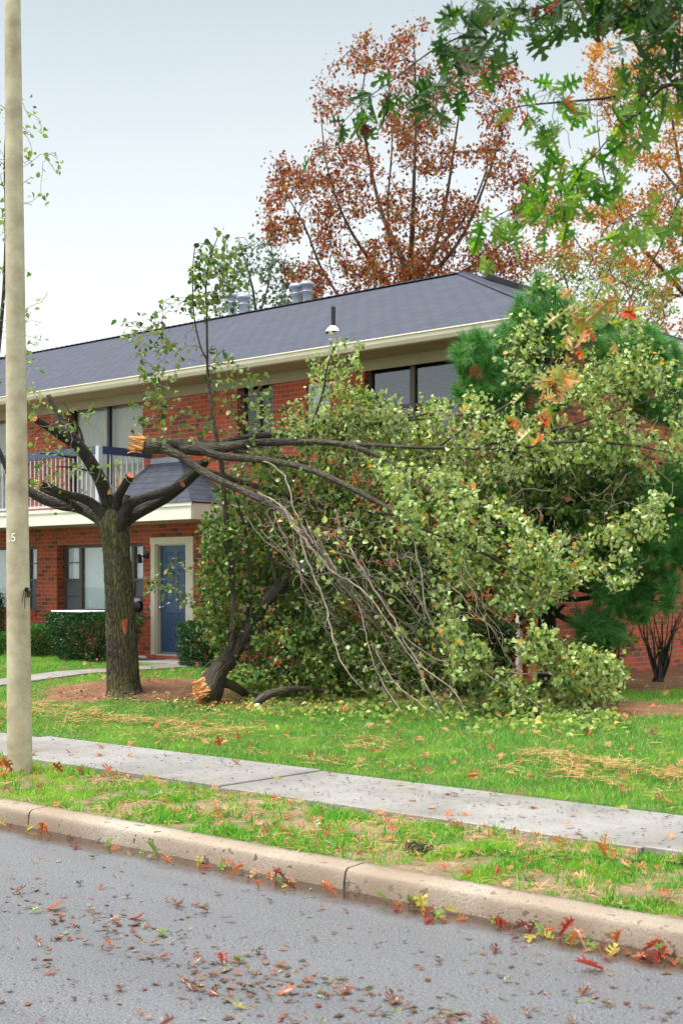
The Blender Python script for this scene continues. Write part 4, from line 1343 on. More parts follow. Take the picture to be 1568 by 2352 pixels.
for pts_, wd in runs:
    V = []
    for x_, y_ in pts_:
        V.append(on_post(*rs(x_ - wd / 2, y_))); V.append(on_post(*rs(x_ + wd / 2, y_)))
    m.add(V, [(2 * k_, 2 * k_ + 2, 2 * k_ + 3, 2 * k_ + 1) for k_ in range(len(pts_) - 1)])
m.build('paint_drips', 'black', pole)
q0, q1 = on_post(*rs(150, 205), .003), on_post(*rs(192, 213), .003)
dd = q1 - q0; ang = math.atan2(dd[1], dd[0])
glyph('.5', .10, tuple((q0 + q1) / 2 + (q1 - pb) * 0), (math.pi / 2, 0, ang), 'sticker', pole, 'number_sticker', .001)

# ================================================================== TREES
def splinters(mb, c, axis, r, n, length, seed=0, mi=0, dark=None):
    """jagged torn wood: a cluster of pointed slivers standing on a break"""
    g = np.random.default_rng(seed)
    axis = unit(np.array(axis, float))
    a = unit(np.cross(axis, [0, 0, 1.0] if abs(axis[2]) < .9 else [1.0, 0, 0])); b = np.cross(axis, a)
    for k in range(n):
        t = g.uniform(0, 2 * math.pi); q = r * math.sqrt(g.uniform(0, 1)) * .95
        p = np.array(c) + (a * math.cos(t) + b * math.sin(t)) * q
        L = length * g.uniform(.25, 1.0); w_ = r * g.uniform(.10, .26)
        d = unit(axis + g.normal(size=3) * .18)
        s_ = unit(np.cross(d, g.normal(size=3))); s2 = np.cross(d, s_)
        e = p + d * L
        V = [p + s_ * w_, p + s2 * w_ * .6, p - s_ * w_, p - s2 * w_ * .6, e + s_ * w_ * .3, e - s_ * w_ * .25 + d * L * .1]
        V = [v - d * r * .3 if i < 4 else v for i, v in enumerate(V)]
        mb.add(V, np.array([(0, 1, 4), (1, 5, 4), (1, 2, 5), (2, 3, 5), (3, 4, 5), (3, 0, 4)]), mi=mi)
def disc(mb, c, axis, r, mi=0, th=.006, seed=0):
    axis = unit(np.array(axis, float))
    mb.tube([np.array(c) - axis * th, np.array(c) + axis * th], [r * 1.0, r * .97], 18, True, mi=mi)

# ---------------------------------------------------------------- 1: the standing broken tree
ZT = 17.62
tb = np.array(MC); tb = onG(284, 1583)
st = empty('broken_tree', tb, 'standing tree with mossy trunk and limbs snapped or sawn off above a bare soil mound', 'tree')
T = Tree(); T.mb = MB()
ZT = float((tb - ORG) @ FW)
rows = []
for u, v, wd in ((286, 1606, 108), (285, 1588, 84), (283, 1560, 77), (281, 1500, 73), (277, 1420, 70), (273, 1340, 66), (268, 1270, 63), (265, 1225, 66), (263, 1200, 68), (263, 1180, 54), (265, 1165, 26)):
    rows.append((u, v, wd * .96, ZT))
trunkp = limb(rows, .018)
mbT = MB()
# real ridged bark on the trunk
def barked(mb, path, n=180, depth=.016, seed=0):
    P = path[:, :3]; k = len(P)
    Tn = unit(np.gradient(P, axis=0)); a = np.arange(n) / n * 2 * math.pi
    U = unit(np.cross(Tn, [0.0, 1, .1])); V_ = np.cross(Tn, U)
    L = np.concatenate([[0], np.cumsum(np.linalg.norm(np.diff(P, axis=0), axis=1))])
    ca, sa = np.cos(a)[None], np.sin(a)[None]
    w1 = fbm(L[:, None] * 1.6 + ca * 2, sa * 2 + L[:, None] * .7, seed, 3) * 3.2
    fur = np.abs(np.sin(a[None] * 19 + w1 * 3.2 + fbm(L[:, None] * 5 + ca * 3, sa * 3, seed + 4, 2) * 3))
    cross = vn(L[:, None] * 26 + ca * 4, sa * 9 + ca * 6, seed + 9)
    rad = path[:, 3:4] * (1 + .06 * (w1 / 3.2 - .5)) + depth * (fur * .9 + cross * .5 - .8)
    base = np.clip(1 - L[:, None] / .35, 0, 1) ** 2
    rad = rad * (1 + base * .09 * np.sin(a[None] * 5 + 1))
    v = P[:, None] + (np.cos(a)[None, :, None] * U[:, None] + np.sin(a)[None, :, None] * V_[:, None]) * rad[..., None]
    i = np.arange(k - 1)[:, None]; j = np.arange(n)[None]; j2 = (j + 1) % n
    f = np.stack([i * n + j, i * n + j2, (i + 1) * n + j2, (i + 1) * n + j], 2).reshape(-1, 4)
    circ = 2 * math.pi * path[:, 3].mean()
    uv = np.stack([np.stack([(j / n * circ) + 0 * i, ((j + 1) / n * circ) + 0 * i, ((j + 1) / n * circ) + 0 * i, (j / n * circ) + 0 * i], 2), np.stack([L[i] + 0 * j, L[i] + 0 * j, L[i + 1] + 0 * j, L[i + 1] + 0 * j], 2)], 3).reshape(-1, 4, 2)
    mb.add(v.reshape(-1, 3), f, uv, 0, True)
    c = P[-1]; ring = v[-1]
    mb.add(np.vstack([ring, [c]]), [(q, (q + 1) % n, n) for q in range(n)])
barked(mbT, trunkp)
mbT.build('trunk', 'bark', st)
T.P = trunkp[-8:, :3]; T.D = np.tile([0, 0, 1.0], (8, 1)); T.R = trunkp[-8:, 3]
T.mb = None
lm = MB(); T.mb = lm
Zc = ZT
def L1(rows, n=22, wob=.13, mb=None, feed=True, cap=True):
    p = limb(rows, .05)
    T.limb(p, feed=feed, mb=mb or lm, n=n, wob=wob, cap=cap)
    return p
cutm = MB(); tornm = MB()
def end_disc(p, r=None, th=.006):
    ax_ = unit(p[-1, :3] - p[-3, :3]); cm_ = MB(); disc(cm_, p[-1, :3] + ax_ * .002, ax_, r or p[-1, 3] * .93, th=th); cm_.build('sawn_end', 'cut', st)
# upper-left limb with two sawn stubs
a = L1([z1(795, 1400, 70, Zc), z1(785, 1260, 92, Zc), z1(745, 1110, 95, Zc), z1(700, 970, 92, Zc - .05), z1(635, 850, 88, Zc - .15), z1(560, 740, 84, Zc - .25), z1(500, 670, 78, Zc - .3), z1(455, 632, 62, Zc - .35)])
a = L1([z1(520, 700, 70, Zc - .3), z1(430, 655, 66, Zc - .4), z1(370, 612, 58, Zc - .5), z1(300, 570, 50, Zc - .6), z1(245, 536, 44, Zc - .7)]); end_disc(a)
a = L1([z1(505, 690, 66, Zc - .28), z1(470, 620, 54, Zc - .2), z1(430, 560, 48, Zc - .15), z1(385, 480, 40, Zc - .1), z1(355, 420, 38, Zc - .08), z1(336, 378, 36, Zc - .05)]); end_disc(a)
# lower-left limbs
a = L1([z1(800, 1420, 70, Zc), z1(780, 1270, 90, Zc), z1(715, 1195, 80, Zc - .05), z1(640, 1120, 66, Zc - .1), z1(560, 1078, 60, Zc - .2), z1(470, 1058, 56, Zc - .3), z1(390, 1030, 54, Zc - .4), z1(330, 1000, 56, Zc - .45), z1(285, 985, 58, Zc - .5)])
splinters(tornm, a[-1, :3], a[-1, :3] - a[-3, :3], .05, 9, .10, 3)
a = L1([z1(795, 1460, 110, Zc), z1(775, 1320, 110, Zc), z1(700, 1235, 92, Zc + .1), z1(620, 1180, 84, Zc + .15), z1(530, 1142, 78, Zc + .2), z1(430, 1130, 74, Zc + .2), z1(330, 1098, 70, Zc + .2), z1(230, 1050, 64, Zc + .2), z1(130, 980, 56, Zc + .2), z1(60, 890, 44, Zc + .2), z1(15, 800, 34, Zc + .2), z1(-20, 700, 30, Zc + .2), z1(-40, 500, 28, Zc + .3), z1(-20, 200, 26, Zc + .3)])
liveleft = limb([z1(-20, 200, 26, Zc + .3), (2, 760, 9, Zc + .3), (11, 640, 8, Zc + .3), (15, 500, 7, Zc + .3), (12, 380, 6, Zc + .3), (16, 260, 4, Zc + .3), (14, 180, 3, Zc + .3)], .08)
T.limb(liveleft, mb=lm, n=8, wob=.05)
a = L1([z1(560, 1170, 50, Zc - .0), z1(480, 1105, 44, Zc - .12), z1(400, 1062, 42, Zc - .2), z1(320, 1030, 42, Zc - .2), z1(230, 975, 38, Zc - .1), z1(140, 930, 30, Zc), z1(40, 900, 24, Zc)])
# centre stub, sawn
a = L1([z1(800, 1330, 90, Zc), z1(803, 1190, 95, Zc), z1(812, 1090, 66, Zc - .1), z1(850, 1010, 56, Zc - .25), z1(885, 950, 56, Zc - .38), z1(899, 925, 57, Zc - .42)]); end_disc(a)
splinters(tornm, at(*z1(832, 985, 0, Zc - .12)[:2], Zc - .12), (.0, .0, 1.0), .05, 10, .16, 5)
splinters(tornm, at(*z1(760, 1050, 0, Zc - .12)[:2], Zc - .16), (.1, .0, 1.0), .03, 7, .14, 6)
L1([z1(840, 1230, 90, Zc + .1), z1(868, 1120, 60, Zc + .15), z1(880, 1060, 40, Zc + .15)])
# right limb, snapped at the end, and the sawn one in front of it
aR = L1([z1(800, 1460, 110, Zc), z1(810, 1320, 110, Zc), z1(860, 1240, 98, Zc), z1(940, 1185, 92, Zc + .05), z1(1040, 1130, 88, Zc + .1), z1(1140, 1070, 86, Zc + .1), z1(1230, 1000, 86, Zc + .1), z1(1310, 930, 84, Zc + .1), z1(1380, 865, 72, Zc + .05), z1(1425, 815, 54, Zc)])
splinters(tornm, aR[-1, :3], aR[-1, :3] - aR[-4, :3], .06, 16, .13, 4)
a = L1([z1(800, 1420, 80, Zc - .03), z1(825, 1270, 96, Zc - .08), z1(890, 1130, 80, Zc - .12), z1(980, 1082, 62, Zc - .15), z1(1070, 1055, 58, Zc - .2), z1(1170, 1028, 58, Zc - .26), z1(1256, 984, 56, Zc - .34)]); end_disc(a)
# small side branches
for rows in ([z1(520, 800, 22, Zc - .2), z1(440, 790, 16, Zc - .25), z1(360, 775, 12, Zc - .3), z1(275, 772, 9, Zc - .35)],
             [z1(600, 890, 16, Zc - .1), z1(500, 868, 12, Zc - .2), z1(390, 865, 9, Zc - .3)],
             [z1(575, 745, 14, Zc - .2), z1(560, 650, 10, Zc - .3), z1(520, 560, 8, Zc - .35), z1(430, 538, 8, Zc - .4), z1(330, 565, 7, Zc - .45), z1(215, 660, 6, Zc - .5)],
             [z1(590, 750, 10, Zc - .2), z1(560, 620, 7, Zc - .2), z1(500, 520, 6, Zc - .25), z1(440, 420, 5, Zc - .3)]):
    L1(rows, n=7, wob=.05)
# damage on the bark and chips at the breaks
for u, v, r_ in ((290, 1435, .045), (287, 1418, .03), (292, 1452, .03)):
    zt_ = ZT - .215
    p = at(u, v, zt_); q = RT * r_ * .7
m = MB()
scar = [(a_ * .8 + 172, b_ * .9 + 196) for a_, b_ in [(830, 1925), (850, 1900), (862, 1925), (880, 1895), (885, 1960), (878, 2010), (868, 2045), (855, 2020), (840, 1985)]]
pp = [at(x_ / 3, 784 + y_ / 3, 1) for x_, y_ in scar]
def on_trunk(x_, y_, off):
    u, v = x_ / 3, 784 + y_ / 3
    i_ = int(np.argmin(np.abs(trunkp[:, 2] - at(u, v, ZT)[2])))
    c_, r_ = trunkp[i_, :3], trunkp[i_, 3] + off
    q_ = at(u, v, ZT); lat = (q_ - c_) @ RT
    dz = math.sqrt(max(1e-5, r_ * r_ - lat * lat))
    return at(u, v, ZT - dz)
V = [on_trunk(x_, y_, .004) for x_, y_ in scar] + [on_trunk(862, 1965, .007)]
m.add(V, [(k_, (k_ + 1) % len(scar), len(scar)) for k_ in range(len(scar))])
m.build('bark_wound', 'wound', st)
tornm.build('torn_end', 'torn', st)
tgt = np.vstack([
    sample([(-70, 190), (14, 200), (70, 250), (130, 345), (140, 380), (110, 460), (40, 480), (20, 560), (-60, 560)], Zc - .3, Zc + .8, 75, 1),
    sample([(-60, 560), (30, 560), (60, 600), (130, 680), (122, 760), (95, 830), (60, 880), (-50, 900)], Zc - .3, Zc + .7, 60, 2)])
T2 = Tree(); T2.mb = lm; T2.P, T2.D, T2.R = liveleft[:, :3], unit(np.gradient(liveleft[:, :3], axis=0)), liveleft[:, 3]
T2.grow(tgt, .010, .0035, sag=-.1)
t3 = sample([(72, 860), (110, 905), (150, 940), (200, 925), (225, 935), (215, 985), (175, 1000), (215, 1060), (150, 1120), (75, 1130), (60, 1000)], Zc - .8, Zc - .1, 95, 3)
pa = T.grow(t3, .008, .003)
t4 = sample([(150, 1080), (260, 1030), (340, 1060), (330, 1110), (260, 1130), (190, 1150), (110, 1190), (100, 1150)], Zc - .6, Zc - .2, 22, 4)
pa2 = T.grow(t4, .007, .003)
lm.build('limbs', ['dkbark', 'twig'], st)
m = MB()
leaves_on(m, T2.paths, 3.6, (.05, .085), OV, seed=21)
leaves_on(m, pa, 4.2, (.045, .08), OV, seed=22)
leaves_on(m, pa2, 1.8, (.045, .075), OV, seed=23)
m.build('foliage', 'pearg', st)

# ---------------------------------------------------------------- 2: the upright-growing trunk that fell from its base
fb = onG(478, 1592)
ZF = float((fb - ORG) @ FW)
ft = empty('fallen_tree', fb, 'leaning snapped trunk with orange torn base, its leafy crown sprawled against the house', 'tree')
G = Tree(); G.mb = MB()
gm = G.mb
b0 = limb([(466, 1600, 62, ZF), (480, 1583, 66, ZF), z2(270, 2290, 130, ZF), z2(330, 2210, 126, ZF + .02), z2(400, 2110, 104, ZF + .05), z2(470, 2010, 92, ZF + .1), z2(540, 1900, 84, ZF + .15), z2(600, 1810, 80, ZF + .2), z2(660, 1735, 80, ZF + .25), z2(715, 1665, 70, ZF + .3), z2(760, 1600, 56, ZF + .35), z2(800, 1530, 40, ZF + .45), z2(840, 1440, 30, ZF + .6), z2(850, 1300, 22, ZF + .8), z2(820, 1150, 14, ZF + .95)], .04)
G.limb(b0, n=30, wob=.16)
def L2(rows, n=16, wob=.12, mb=None): 
    p = limb(rows, .06); G.limb(p, mb=mb, n=n, wob=wob); return p
s0 = L2([z2(330, 2240, 60, ZF), z2(362, 2100, 50, ZF - .05), z2(378, 1950, 44, ZF - .05), z2(378, 1750, 40, ZF), z2(366, 1500, 40, ZF), z2(345, 1300, 38, ZF + .05), z2(322, 1100, 36, ZF + .1), z2(310, 930, 34, ZF + .15), z2(296, 820, 32, ZF + .2), z2(268, 660, 28, ZF + .22), z2(240, 500, 26, ZF + .25), z2(218, 330, 24, ZF + .3), z2(205, 180, 20, ZF + .3), z2(203, 20, 16, ZF + .3),
         (475, 720, 4.6, ZF + .3), (473, 663, 3.8, ZF + .3), (480, 600, 2.8, ZF + .3), (500, 545, 2, ZF + .3)])
s1 = L2([z2(205, 130, 14, ZF + .3), (462, 800, 4, ZF + .25), (448, 740, 3.5, ZF + .2), (443, 680, 3, ZF + .15), (444, 600, 2.2, ZF + .1), (450, 560, 2, ZF + .1)], n=8)
s2 = L2([z2(390, 2120, 40, ZF + .1), z2(450, 1960, 30, ZF + .15), z2(485, 1850, 28, ZF + .2), z2(500, 1700, 28, ZF + .25), z2(495, 1500, 28, ZF + .3), z2(470, 1320, 24, ZF + .3), z2(430, 1180, 20, ZF + .3), z2(405, 1090, 14, ZF + .3), z2(370, 980, 8, ZF + .3)])
s3 = L2([z2(690, 1700, 40, ZF + .25), z2(668, 1620, 36, ZF + .2), z2(650, 1520, 32, ZF + .2), z2(620, 1400, 26, ZF + .2), z2(600, 1290, 18, ZF + .2), z2(570, 1180, 12, ZF + .2)])
s4 = L2([z2(690, 1720, 56, ZF + .3), z2(760, 1690, 54, ZF + .4), z2(850, 1640, 46, ZF + .5), z2(950, 1595, 36, ZF + .6), z2(1080, 1540, 26, ZF + .7), z2(1250, 1500, 18, ZF + .8)])
s5 = L2([z2(450, 2110, 54, ZF + .05), z2(520, 2080, 44, ZF + .1), z2(600, 2035, 38, ZF + .2), z2(650, 1985, 32, ZF + .3), z2(720, 1900, 20, ZF + .5)])
s6 = L2([(497, 1555, 20, ZF), (512, 1566, 22, ZF + .05), (530, 1572, 22, ZF + .08), (548, 1582, 20, ZF + .12), (563, 1594, 16, ZF + .2), (580, 1604, 10, ZF + .3)])
s7 = L2([z2(330, 2200, 14, ZF - .1), z2(240, 2200, 12, ZF - .15), z2(180, 2250, 11, ZF - .2), z2(150, 2290, 9, ZF - .25)], n=8)
tm = MB()
bq = b0[0, :3]
blob(tm, at(466, 1586, ZF - .05), (.10, .11, .15), 6, 30, 18, .5)
splinters(tm, at(463, 1580, ZF - .10), tuple(-RT * .8 - FW * .6 - UP * .25), .13, 60, .12, 9)
splinters(tm, at(457, 1598, ZF - .06), (-.3, -.2, -.3), .07, 18, .08, 10)
tm.build('torn_end', 'torn', ft)
dens = [(474, 1180), (540, 1060), (620, 1030), (760, 1080), (900, 1230), (1050, 1380), (1160, 1600), (1000, 1640), (800, 1620), (640, 1600), (545, 1560), (500, 1500), (462, 1440), (458, 1330)]
up1 = sample([(440, 620), (470, 560), (520, 530), (562, 560), (555, 650), (520, 700), (480, 760), (440, 720), (425, 680)], ZF, ZF + .6, 80, 5)
up2 = sample([(262, 715), (330, 740), (390, 680), (470, 700), (500, 800), (580, 850), (625, 870), (640, 960), (580, 1000), (330, 1010), (300, 960), (320, 850), (295, 790)], ZF - .3, ZF + .8, 300, 6, .42)
den = sample(dens, ZF - .1, ZF + 1.5, 1500, 7)
den2 = sample([(600, 1040), (760, 1060), (900, 1080), (1060, 1160), (1220, 1260), (1220, 1440), (1000, 1420), (800, 1300), (640, 1180)], ZF - .1, ZF + 1.3, 620, 71)
lowg = sample([(520, 1480), (700, 1420), (900, 1450), (1150, 1480), (1200, 1620), (1000, 1635), (800, 1625), (660, 1600), (560, 1570)], ZF - .7, ZF + 1.2, 420, 8)
lef2 = sample([(470, 1180), (640, 1120), (680, 1300), (620, 1500), (520, 1500), (480, 1440)], ZF + .3, ZF + 1.6, 420, 73)
left_ = sample([(455, 1330), (482, 1180), (540, 1200), (540, 1500), (480, 1460), (460, 1440)], ZF - .2, ZF + .4, 180, 9)
door_ = sample([(335, 1330), (380, 1300), (440, 1280), (440, 1420), (400, 1380), (340, 1360)], ZF - .2, ZF + .2, 14, 10)
G.grow(up1, .010, .003, kmax=5); pu = list(G.paths); G.paths = []
G.grow(up2, .010, .003, sag=-.1); pu2 = list(G.paths); G.paths = []
G.grow(np.vstack([left_, door_]), .008, .003); pl_ = list(G.paths); G.paths = []
G.grow(den, .010, .003); G.grow(lef2, .009, .003); G.grow(den2, .010, .003); G.grow(sample([(560, 1060), (700, 1000), (900, 960), (1240, 1020), (1240, 1380), (1130, 1420), (1060, 1600), (700, 1600), (560, 1400)], ZF + .8, ZF + 1.9, 1000, 72), .010, .003, kmax=4); G.grow(lowg, .010, .003); pd_ = list(G.paths)
gm.build('trunk', ['limb', 'ftwig'], ft)
m = MB()
print('leaves T', leaves_on(m, pu, 10, (.055, .09), OV, seed=31), leaves_on(m, pu2, 4.3, (.05, .085), OV, seed=32),
      leaves_on(m, pl_, 14, (.035, .078), OV, seed=33, up=.3), leaves_on(m, pd_, 15, (.035, .08), OV, seed=34, up=.4))
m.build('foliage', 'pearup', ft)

# ---------------------------------------------------------------- 3: the great limb lying across, with the bright crown
bl = at(318, 1018, ZT - .5)
br = empty('broken_limb', (bl[0], bl[1], float(gh(bl[0], bl[1]))), 'huge broken-off limb lying level on the stub, its pale green crown drooping to the lawn', 'tree limb')
B = Tree(); B.mb = MB()
Z0 = ZT - .42
def L3(rows, n=18, wob=.12, feed=True, step=.06):
    p = limb(rows, step); B.limb(p, n=n, wob=wob, feed=feed); return p
c0 = L3([z1(940, 725, 80, Z0), z1(985, 722, 100, Z0), z1(1060, 722, 106, Z0), z1(1160, 718, 104, Z0), z1(1280, 728, 100, Z0), z1(1400, 742, 96, Z0), z1(1500, 735, 84, Z0), z2(380, 724, 66, Z0)], n=30, wob=.2)
f1 = L3([z2(150, 712, 60, Z0 + .1), z2(300, 700, 50, Z0 + .15), z2(430, 668, 46, Z0 + .2), z2(560, 650, 44, Z0 + .25), z2(760, 640, 38, Z0 + .3), z2(960, 620, 32, Z0 + .35), z2(1180, 598, 26, Z0 + .3), z2(1420, 560, 20, Z0 + .2),
         (960, 955, 5, Z0 + .1), (1040, 935, 4, Z0)])
f1b = L3([z2(900, 640, 24, Z0 + .3), z2(1100, 625, 22, Z0 + .35), z2(1300, 580, 18, Z0 + .4), (900, 968, 6, Z0 + .35), (1000, 960, 5, Z0 + .2), (1080, 950, 4, Z0)])
f2 = L3([z2(120, 730, 70, Z0), z2(260, 742, 64, Z0 - .02), z2(450, 708, 56, Z0 - .05), z2(650, 694, 52, Z0 - .1), z2(900, 694, 48, Z0 - .2), z2(1080, 702, 44, Z0 - .3), z2(1240, 735, 36, Z0 - .4), z2(1400, 800, 30, Z0 - .5), z2(1500, 860, 24, Z0 - .6), (960, 1110, 6, Z0 - .8), (1050, 1180, 5, Z0 - 1.1), (1160, 1260, 4, Z0 - 1.4)])
f2b = L3([z2(1020, 700, 34, Z0 - .3), z2(1200, 708, 30, Z0 - .35), z2(1400, 718, 26, Z0 - .4), (960, 1028, 8, Z0 - .5), (1060, 1030, 7, Z0 - .5), (1180, 1030, 6.5, Z0 - .6), (1300, 1015, 6, Z0 - .7), (1430, 1020, 5, Z0 - .9), (1540, 1040, 3, Z0 - 1)])
f2c = L3([(1075, 1030, 7, Z0 - .5), (1170, 1010, 6, Z0 - .5), (1280, 985, 6, Z0 - .6), (1360, 960, 5.5, Z0 - .6), (1460, 930, 4, Z0 - .7), (1540, 900, 3, Z0 - .8)])
f2d = L3([(1000, 1030, 7, Z0 - .5), (1080, 975, 6, Z0 - .3), (1180, 920, 5.5, Z0 - .2), (1260, 840, 5, Z0), (1300, 770, 4, Z0), (1340, 700, 3, Z0)])
f3 = L3([z1(1240, 745, 60, Z0 - .1), z2(150, 745, 60, Z0 - .12), z2(280, 790, 56, Z0 - .15), z2(450, 805, 54, Z0 - .2), z2(620, 822, 50, Z0 - .3), z2(760, 845, 46, Z0 - .4), z2(880, 875, 44, Z0 - .5), z2(1000, 920, 42, Z0 - .6), z2(1150, 988, 40, Z0 - .75), z2(1300, 1068, 36, Z0 - .9), z2(1450, 1150, 32, Z0 - 1.05), (930, 1196, 9.5, Z0 - 1.2), (1000, 1226, 8, Z0 - 1.35), (1060, 1250, 7, Z0 - 1.5), (1150, 1290, 6, Z0 - 1.7), (1260, 1350, 4.5, Z0 - 1.9)])
f4 = L3([z1(1130, 735, 70, Z0 - .15), z1(1190, 770, 62, Z0 - .2), z2(20, 790, 56, Z0 - .25), z2(130, 872, 54, Z0 - .3), z2(270, 950, 50, Z0 - .4), z2(430, 1022, 48, Z0 - .5), z2(560, 1085, 46, Z0 - .65), z2(680, 1160, 44, Z0 - .8), z2(760, 1225, 38, Z0 - .9), z2(850, 1310, 32, Z0 - 1.05), z2(950, 1410, 28, Z0 - 1.25), z2(1050, 1540, 22, Z0 - 1.45), z2(1160, 1700, 18, Z0 - 1.6), z2(1290, 1850, 16, Z0 - 1.8), (880, 1450, 5, Z0 - 1.9), (950, 1530, 4, Z0 - 2.2), (1020, 1640, 3, Z0 - 2.45)])
f5 = L3([z2(150, 880, 44, Z0 - .2), z2(300, 925, 42, Z0 - .1), z2(460, 975, 40, Z0), z2(650, 1032, 38, Z0 + .05), z2(800, 1080, 36, Z0 + .05), z2(950, 1125, 30, Z0), z2(1100, 1160, 28, Z0 - .1), z2(1260, 1172, 24, Z0 - .2), z2(1450, 1190, 18, Z0 - .3), (960, 1190, 5, Z0 - .4)])
f6 = L3([z2(380, 750, 40, Z0 + .1), z2(520, 790, 30, Z0 + .2), z2(700, 805, 26, Z0 + .3), z2(900, 850, 22, Z0 + .35)])
# long pale shoots hanging to the grass in front
fm = MB()
sh = []
def shoot(rows):
    g_ = np.random.default_rng(len(sh) + 900); rows = [(a_ + g_.normal() * 2.5, b_ + g_.normal() * 2.5, c_ * .85, d_) for a_, b_, c_, d_ in rows]
    p = limb(rows, .08); sh.append(p)
    B.P = np.vstack([B.P, p[:, :3]]); B.D = np.vstack([B.D, unit(np.gradient(p[:, :3], axis=0))]); B.R = np.concatenate([B.R, p[:, 3]])
    g_ = np.random.default_rng(len(sh)); p = p.copy(); p[1:-1, :3] += g_.normal(size=(len(p) - 2, 3)) * .007
    B.mb.tube(p[:, :3], p[:, 3], 7, False, mi=1, wob=.05, seed=len(sh))
shoot([z2(720, 1150, 22, Z0 - .9), z2(800, 1280, 20, Z0 - 1.2), z2(880, 1380, 20, Z0 - 1.35), z2(970, 1480, 18, Z0 - 1.5), z2(1080, 1590, 17, Z0 - 1.7), z2(1200, 1680, 16, Z0 - 1.85), z2(1330, 1790, 15, Z0 - 2), (890, 1430, 4.6, Z0 - 2.15), (950, 1520, 4.2, Z0 - 2.35), (990, 1590, 3.6, Z0 - 2.5), (1022, 1646, 2.8, Z0 - 2.6)])
shoot([z2(560, 1050, 16, Z0 - .7), z2(640, 1075, 16, Z0 - .85), z2(730, 1150, 15, Z0 - 1.1), z2(820, 1290, 15, Z0 - 1.4), z2(860, 1400, 16, Z0 - 1.5), z2(920, 1560, 17, Z0 - 1.6), z2(975, 1720, 17, Z0 - 1.7), z2(1010, 1850, 16, Z0 - 1.8), z2(1040, 1970, 15, Z0 - 1.95), z2(1090, 2150, 13, Z0 - 2.15), z2(1180, 2280, 10, Z0 - 2.3), (840, 1590, 2.6, Z0 - 2.4)])
shoot([z2(580, 825, 16, Z0 - .3), z2(660, 850, 14, Z0 - .45), z2(730, 930, 13, Z0 - .6), z2(780, 1050, 12, Z0 - .8), z2(800, 1150, 11, Z0 - .95), z2(860, 1260, 11, Z0 - 1.1), z2(930, 1400, 10, Z0 - 1.3)])
shoot([(800, 1250, 6, Z0 - 1.4), (850, 1335, 5.5, Z0 - 1.6), (900, 1410, 5, Z0 - 1.8), (935, 1480, 5, Z0 - 2), (985, 1540, 4.4, Z0 - 2.2), (1030, 1580, 4, Z0 - 2.4), (1075, 1640, 3, Z0 - 2.6)])
shoot([(740, 1250, 5, Z0 - 1.2), (790, 1340, 4.6, Z0 - 1.4), (830, 1400, 4.4, Z0 - 1.6), (850, 1470, 4, Z0 - 1.8), (870, 1560, 3.6, Z0 - 2), (925, 1640, 3, Z0 - 2.3)])
shoot([(930, 1180, 6, Z0 - 1), (950, 1250, 5.5, Z0 - 1.4), (970, 1330, 5, Z0 - 1.8), (980, 1400, 5, Z0 - 1.9), (1020, 1480, 4.5, Z0 - 2), (1060, 1530, 4, Z0 - 2.1), (1085, 1600, 3, Z0 - 2.3)])
shoot([(1000, 1350, 5, Z0 - 1.7), (1040, 1420, 5, Z0 - 1.8), (1075, 1500, 4.5, Z0 - 2), (1130, 1560, 4.2, Z0 - 2.2), (1200, 1600, 4, Z0 - 2.4), (1270, 1650, 3, Z0 - 2.5)])
shoot([(860, 1480, 4, Z0 - 1.9), (900, 1560, 4, Z0 - 2.1), (960, 1610, 3.6, Z0 - 2.4), (1010, 1650, 3, Z0 - 2.6)])
shoot([(890, 1430, 4, Z0 - 1.9), (980, 1500, 4, Z0 - 2.0), (1080, 1540, 3.6, Z0 - 2.1), (1230, 1545, 3.4, Z0 - 2.2), (1350, 1530, 3, Z0 - 2.3)])
g5 = np.random.default_rng(55)
for k in range(30):                              # thinner hanging twigs, many of them bare
    u = g5.uniform(560, 1060); v = 1180 + (u - 560) * .22 + g5.uniform(-20, 60)
    Zs = Z0 - .6 - (u - 560) / 440 * .9 - g5.uniform(0, .4)
    L_ = g5.uniform(130, 330); s_ = g5.uniform(.35, 1.0)
    rows = []
    for q in range(6):
        t_ = q / 5
        rows.append((u + s_ * L_ * t_ + g5.normal() * 5, v + L_ * t_ * (1 - .15 * s_) + g5.normal() * 5, 2.2 - 1.2 * t_, Zs - .5 * t_))
    rows = [r_ for r_ in rows if r_[1] < 1650]
    if len(rows) > 2: shoot(rows)
tm = MB()
splinters(tm, at(*z1(965, 712, 0, 0)[:2], Z0 - .05), tuple(-RT * 1.0 + np.array([0, 0, .12]) - FW * .35), .10, 46, .15, 12)
splinters(tm, at(*z1(990, 690, 0, 0)[:2], Z0 - .05), tuple(-RT * 1.0 + np.array([0, 0, .35])), .06, 14, .15, 13)
tm.build('torn_end', 'torn', br)
A1 = [(640, 955), (700, 910), (820, 880), (900, 925), (1060, 915), (1140, 860), (1220, 880), (1350, 830), (1480, 790), (1568, 850), (1600, 950), (1590, 1060), (1500, 1130), (1350, 1050), (1220, 1090), (1050, 1150), (850, 1060), (650, 1010)]
A2 = [(850, 1060), (1000, 1080), (1130, 1150), (1260, 1230), (1400, 1210), (1530, 1130), (1520, 1230), (1465, 1270), (1450, 1350), (1330, 1330), (1250, 1400), (1100, 1400), (950, 1250)]
A3 = [(1000, 1350), (1050, 1380), (1066, 1468), (1180, 1485), (1240, 1440), (1330, 1490), (1410, 1500), (1430, 1560), (1380, 1640), (1230, 1668), (1100, 1640), (1030, 1520)]
A4 = [(700, 960), (715, 830), (745, 790), (800, 765), (835, 800), (830, 880), (880, 900), (930, 960), (850, 1000)]
A5 = [(1175, 690), (1240, 640), (1300, 600), (1340, 640), (1420, 690), (1500, 750), (1568, 850), (1500, 900), (1300, 900), (1150, 870)]
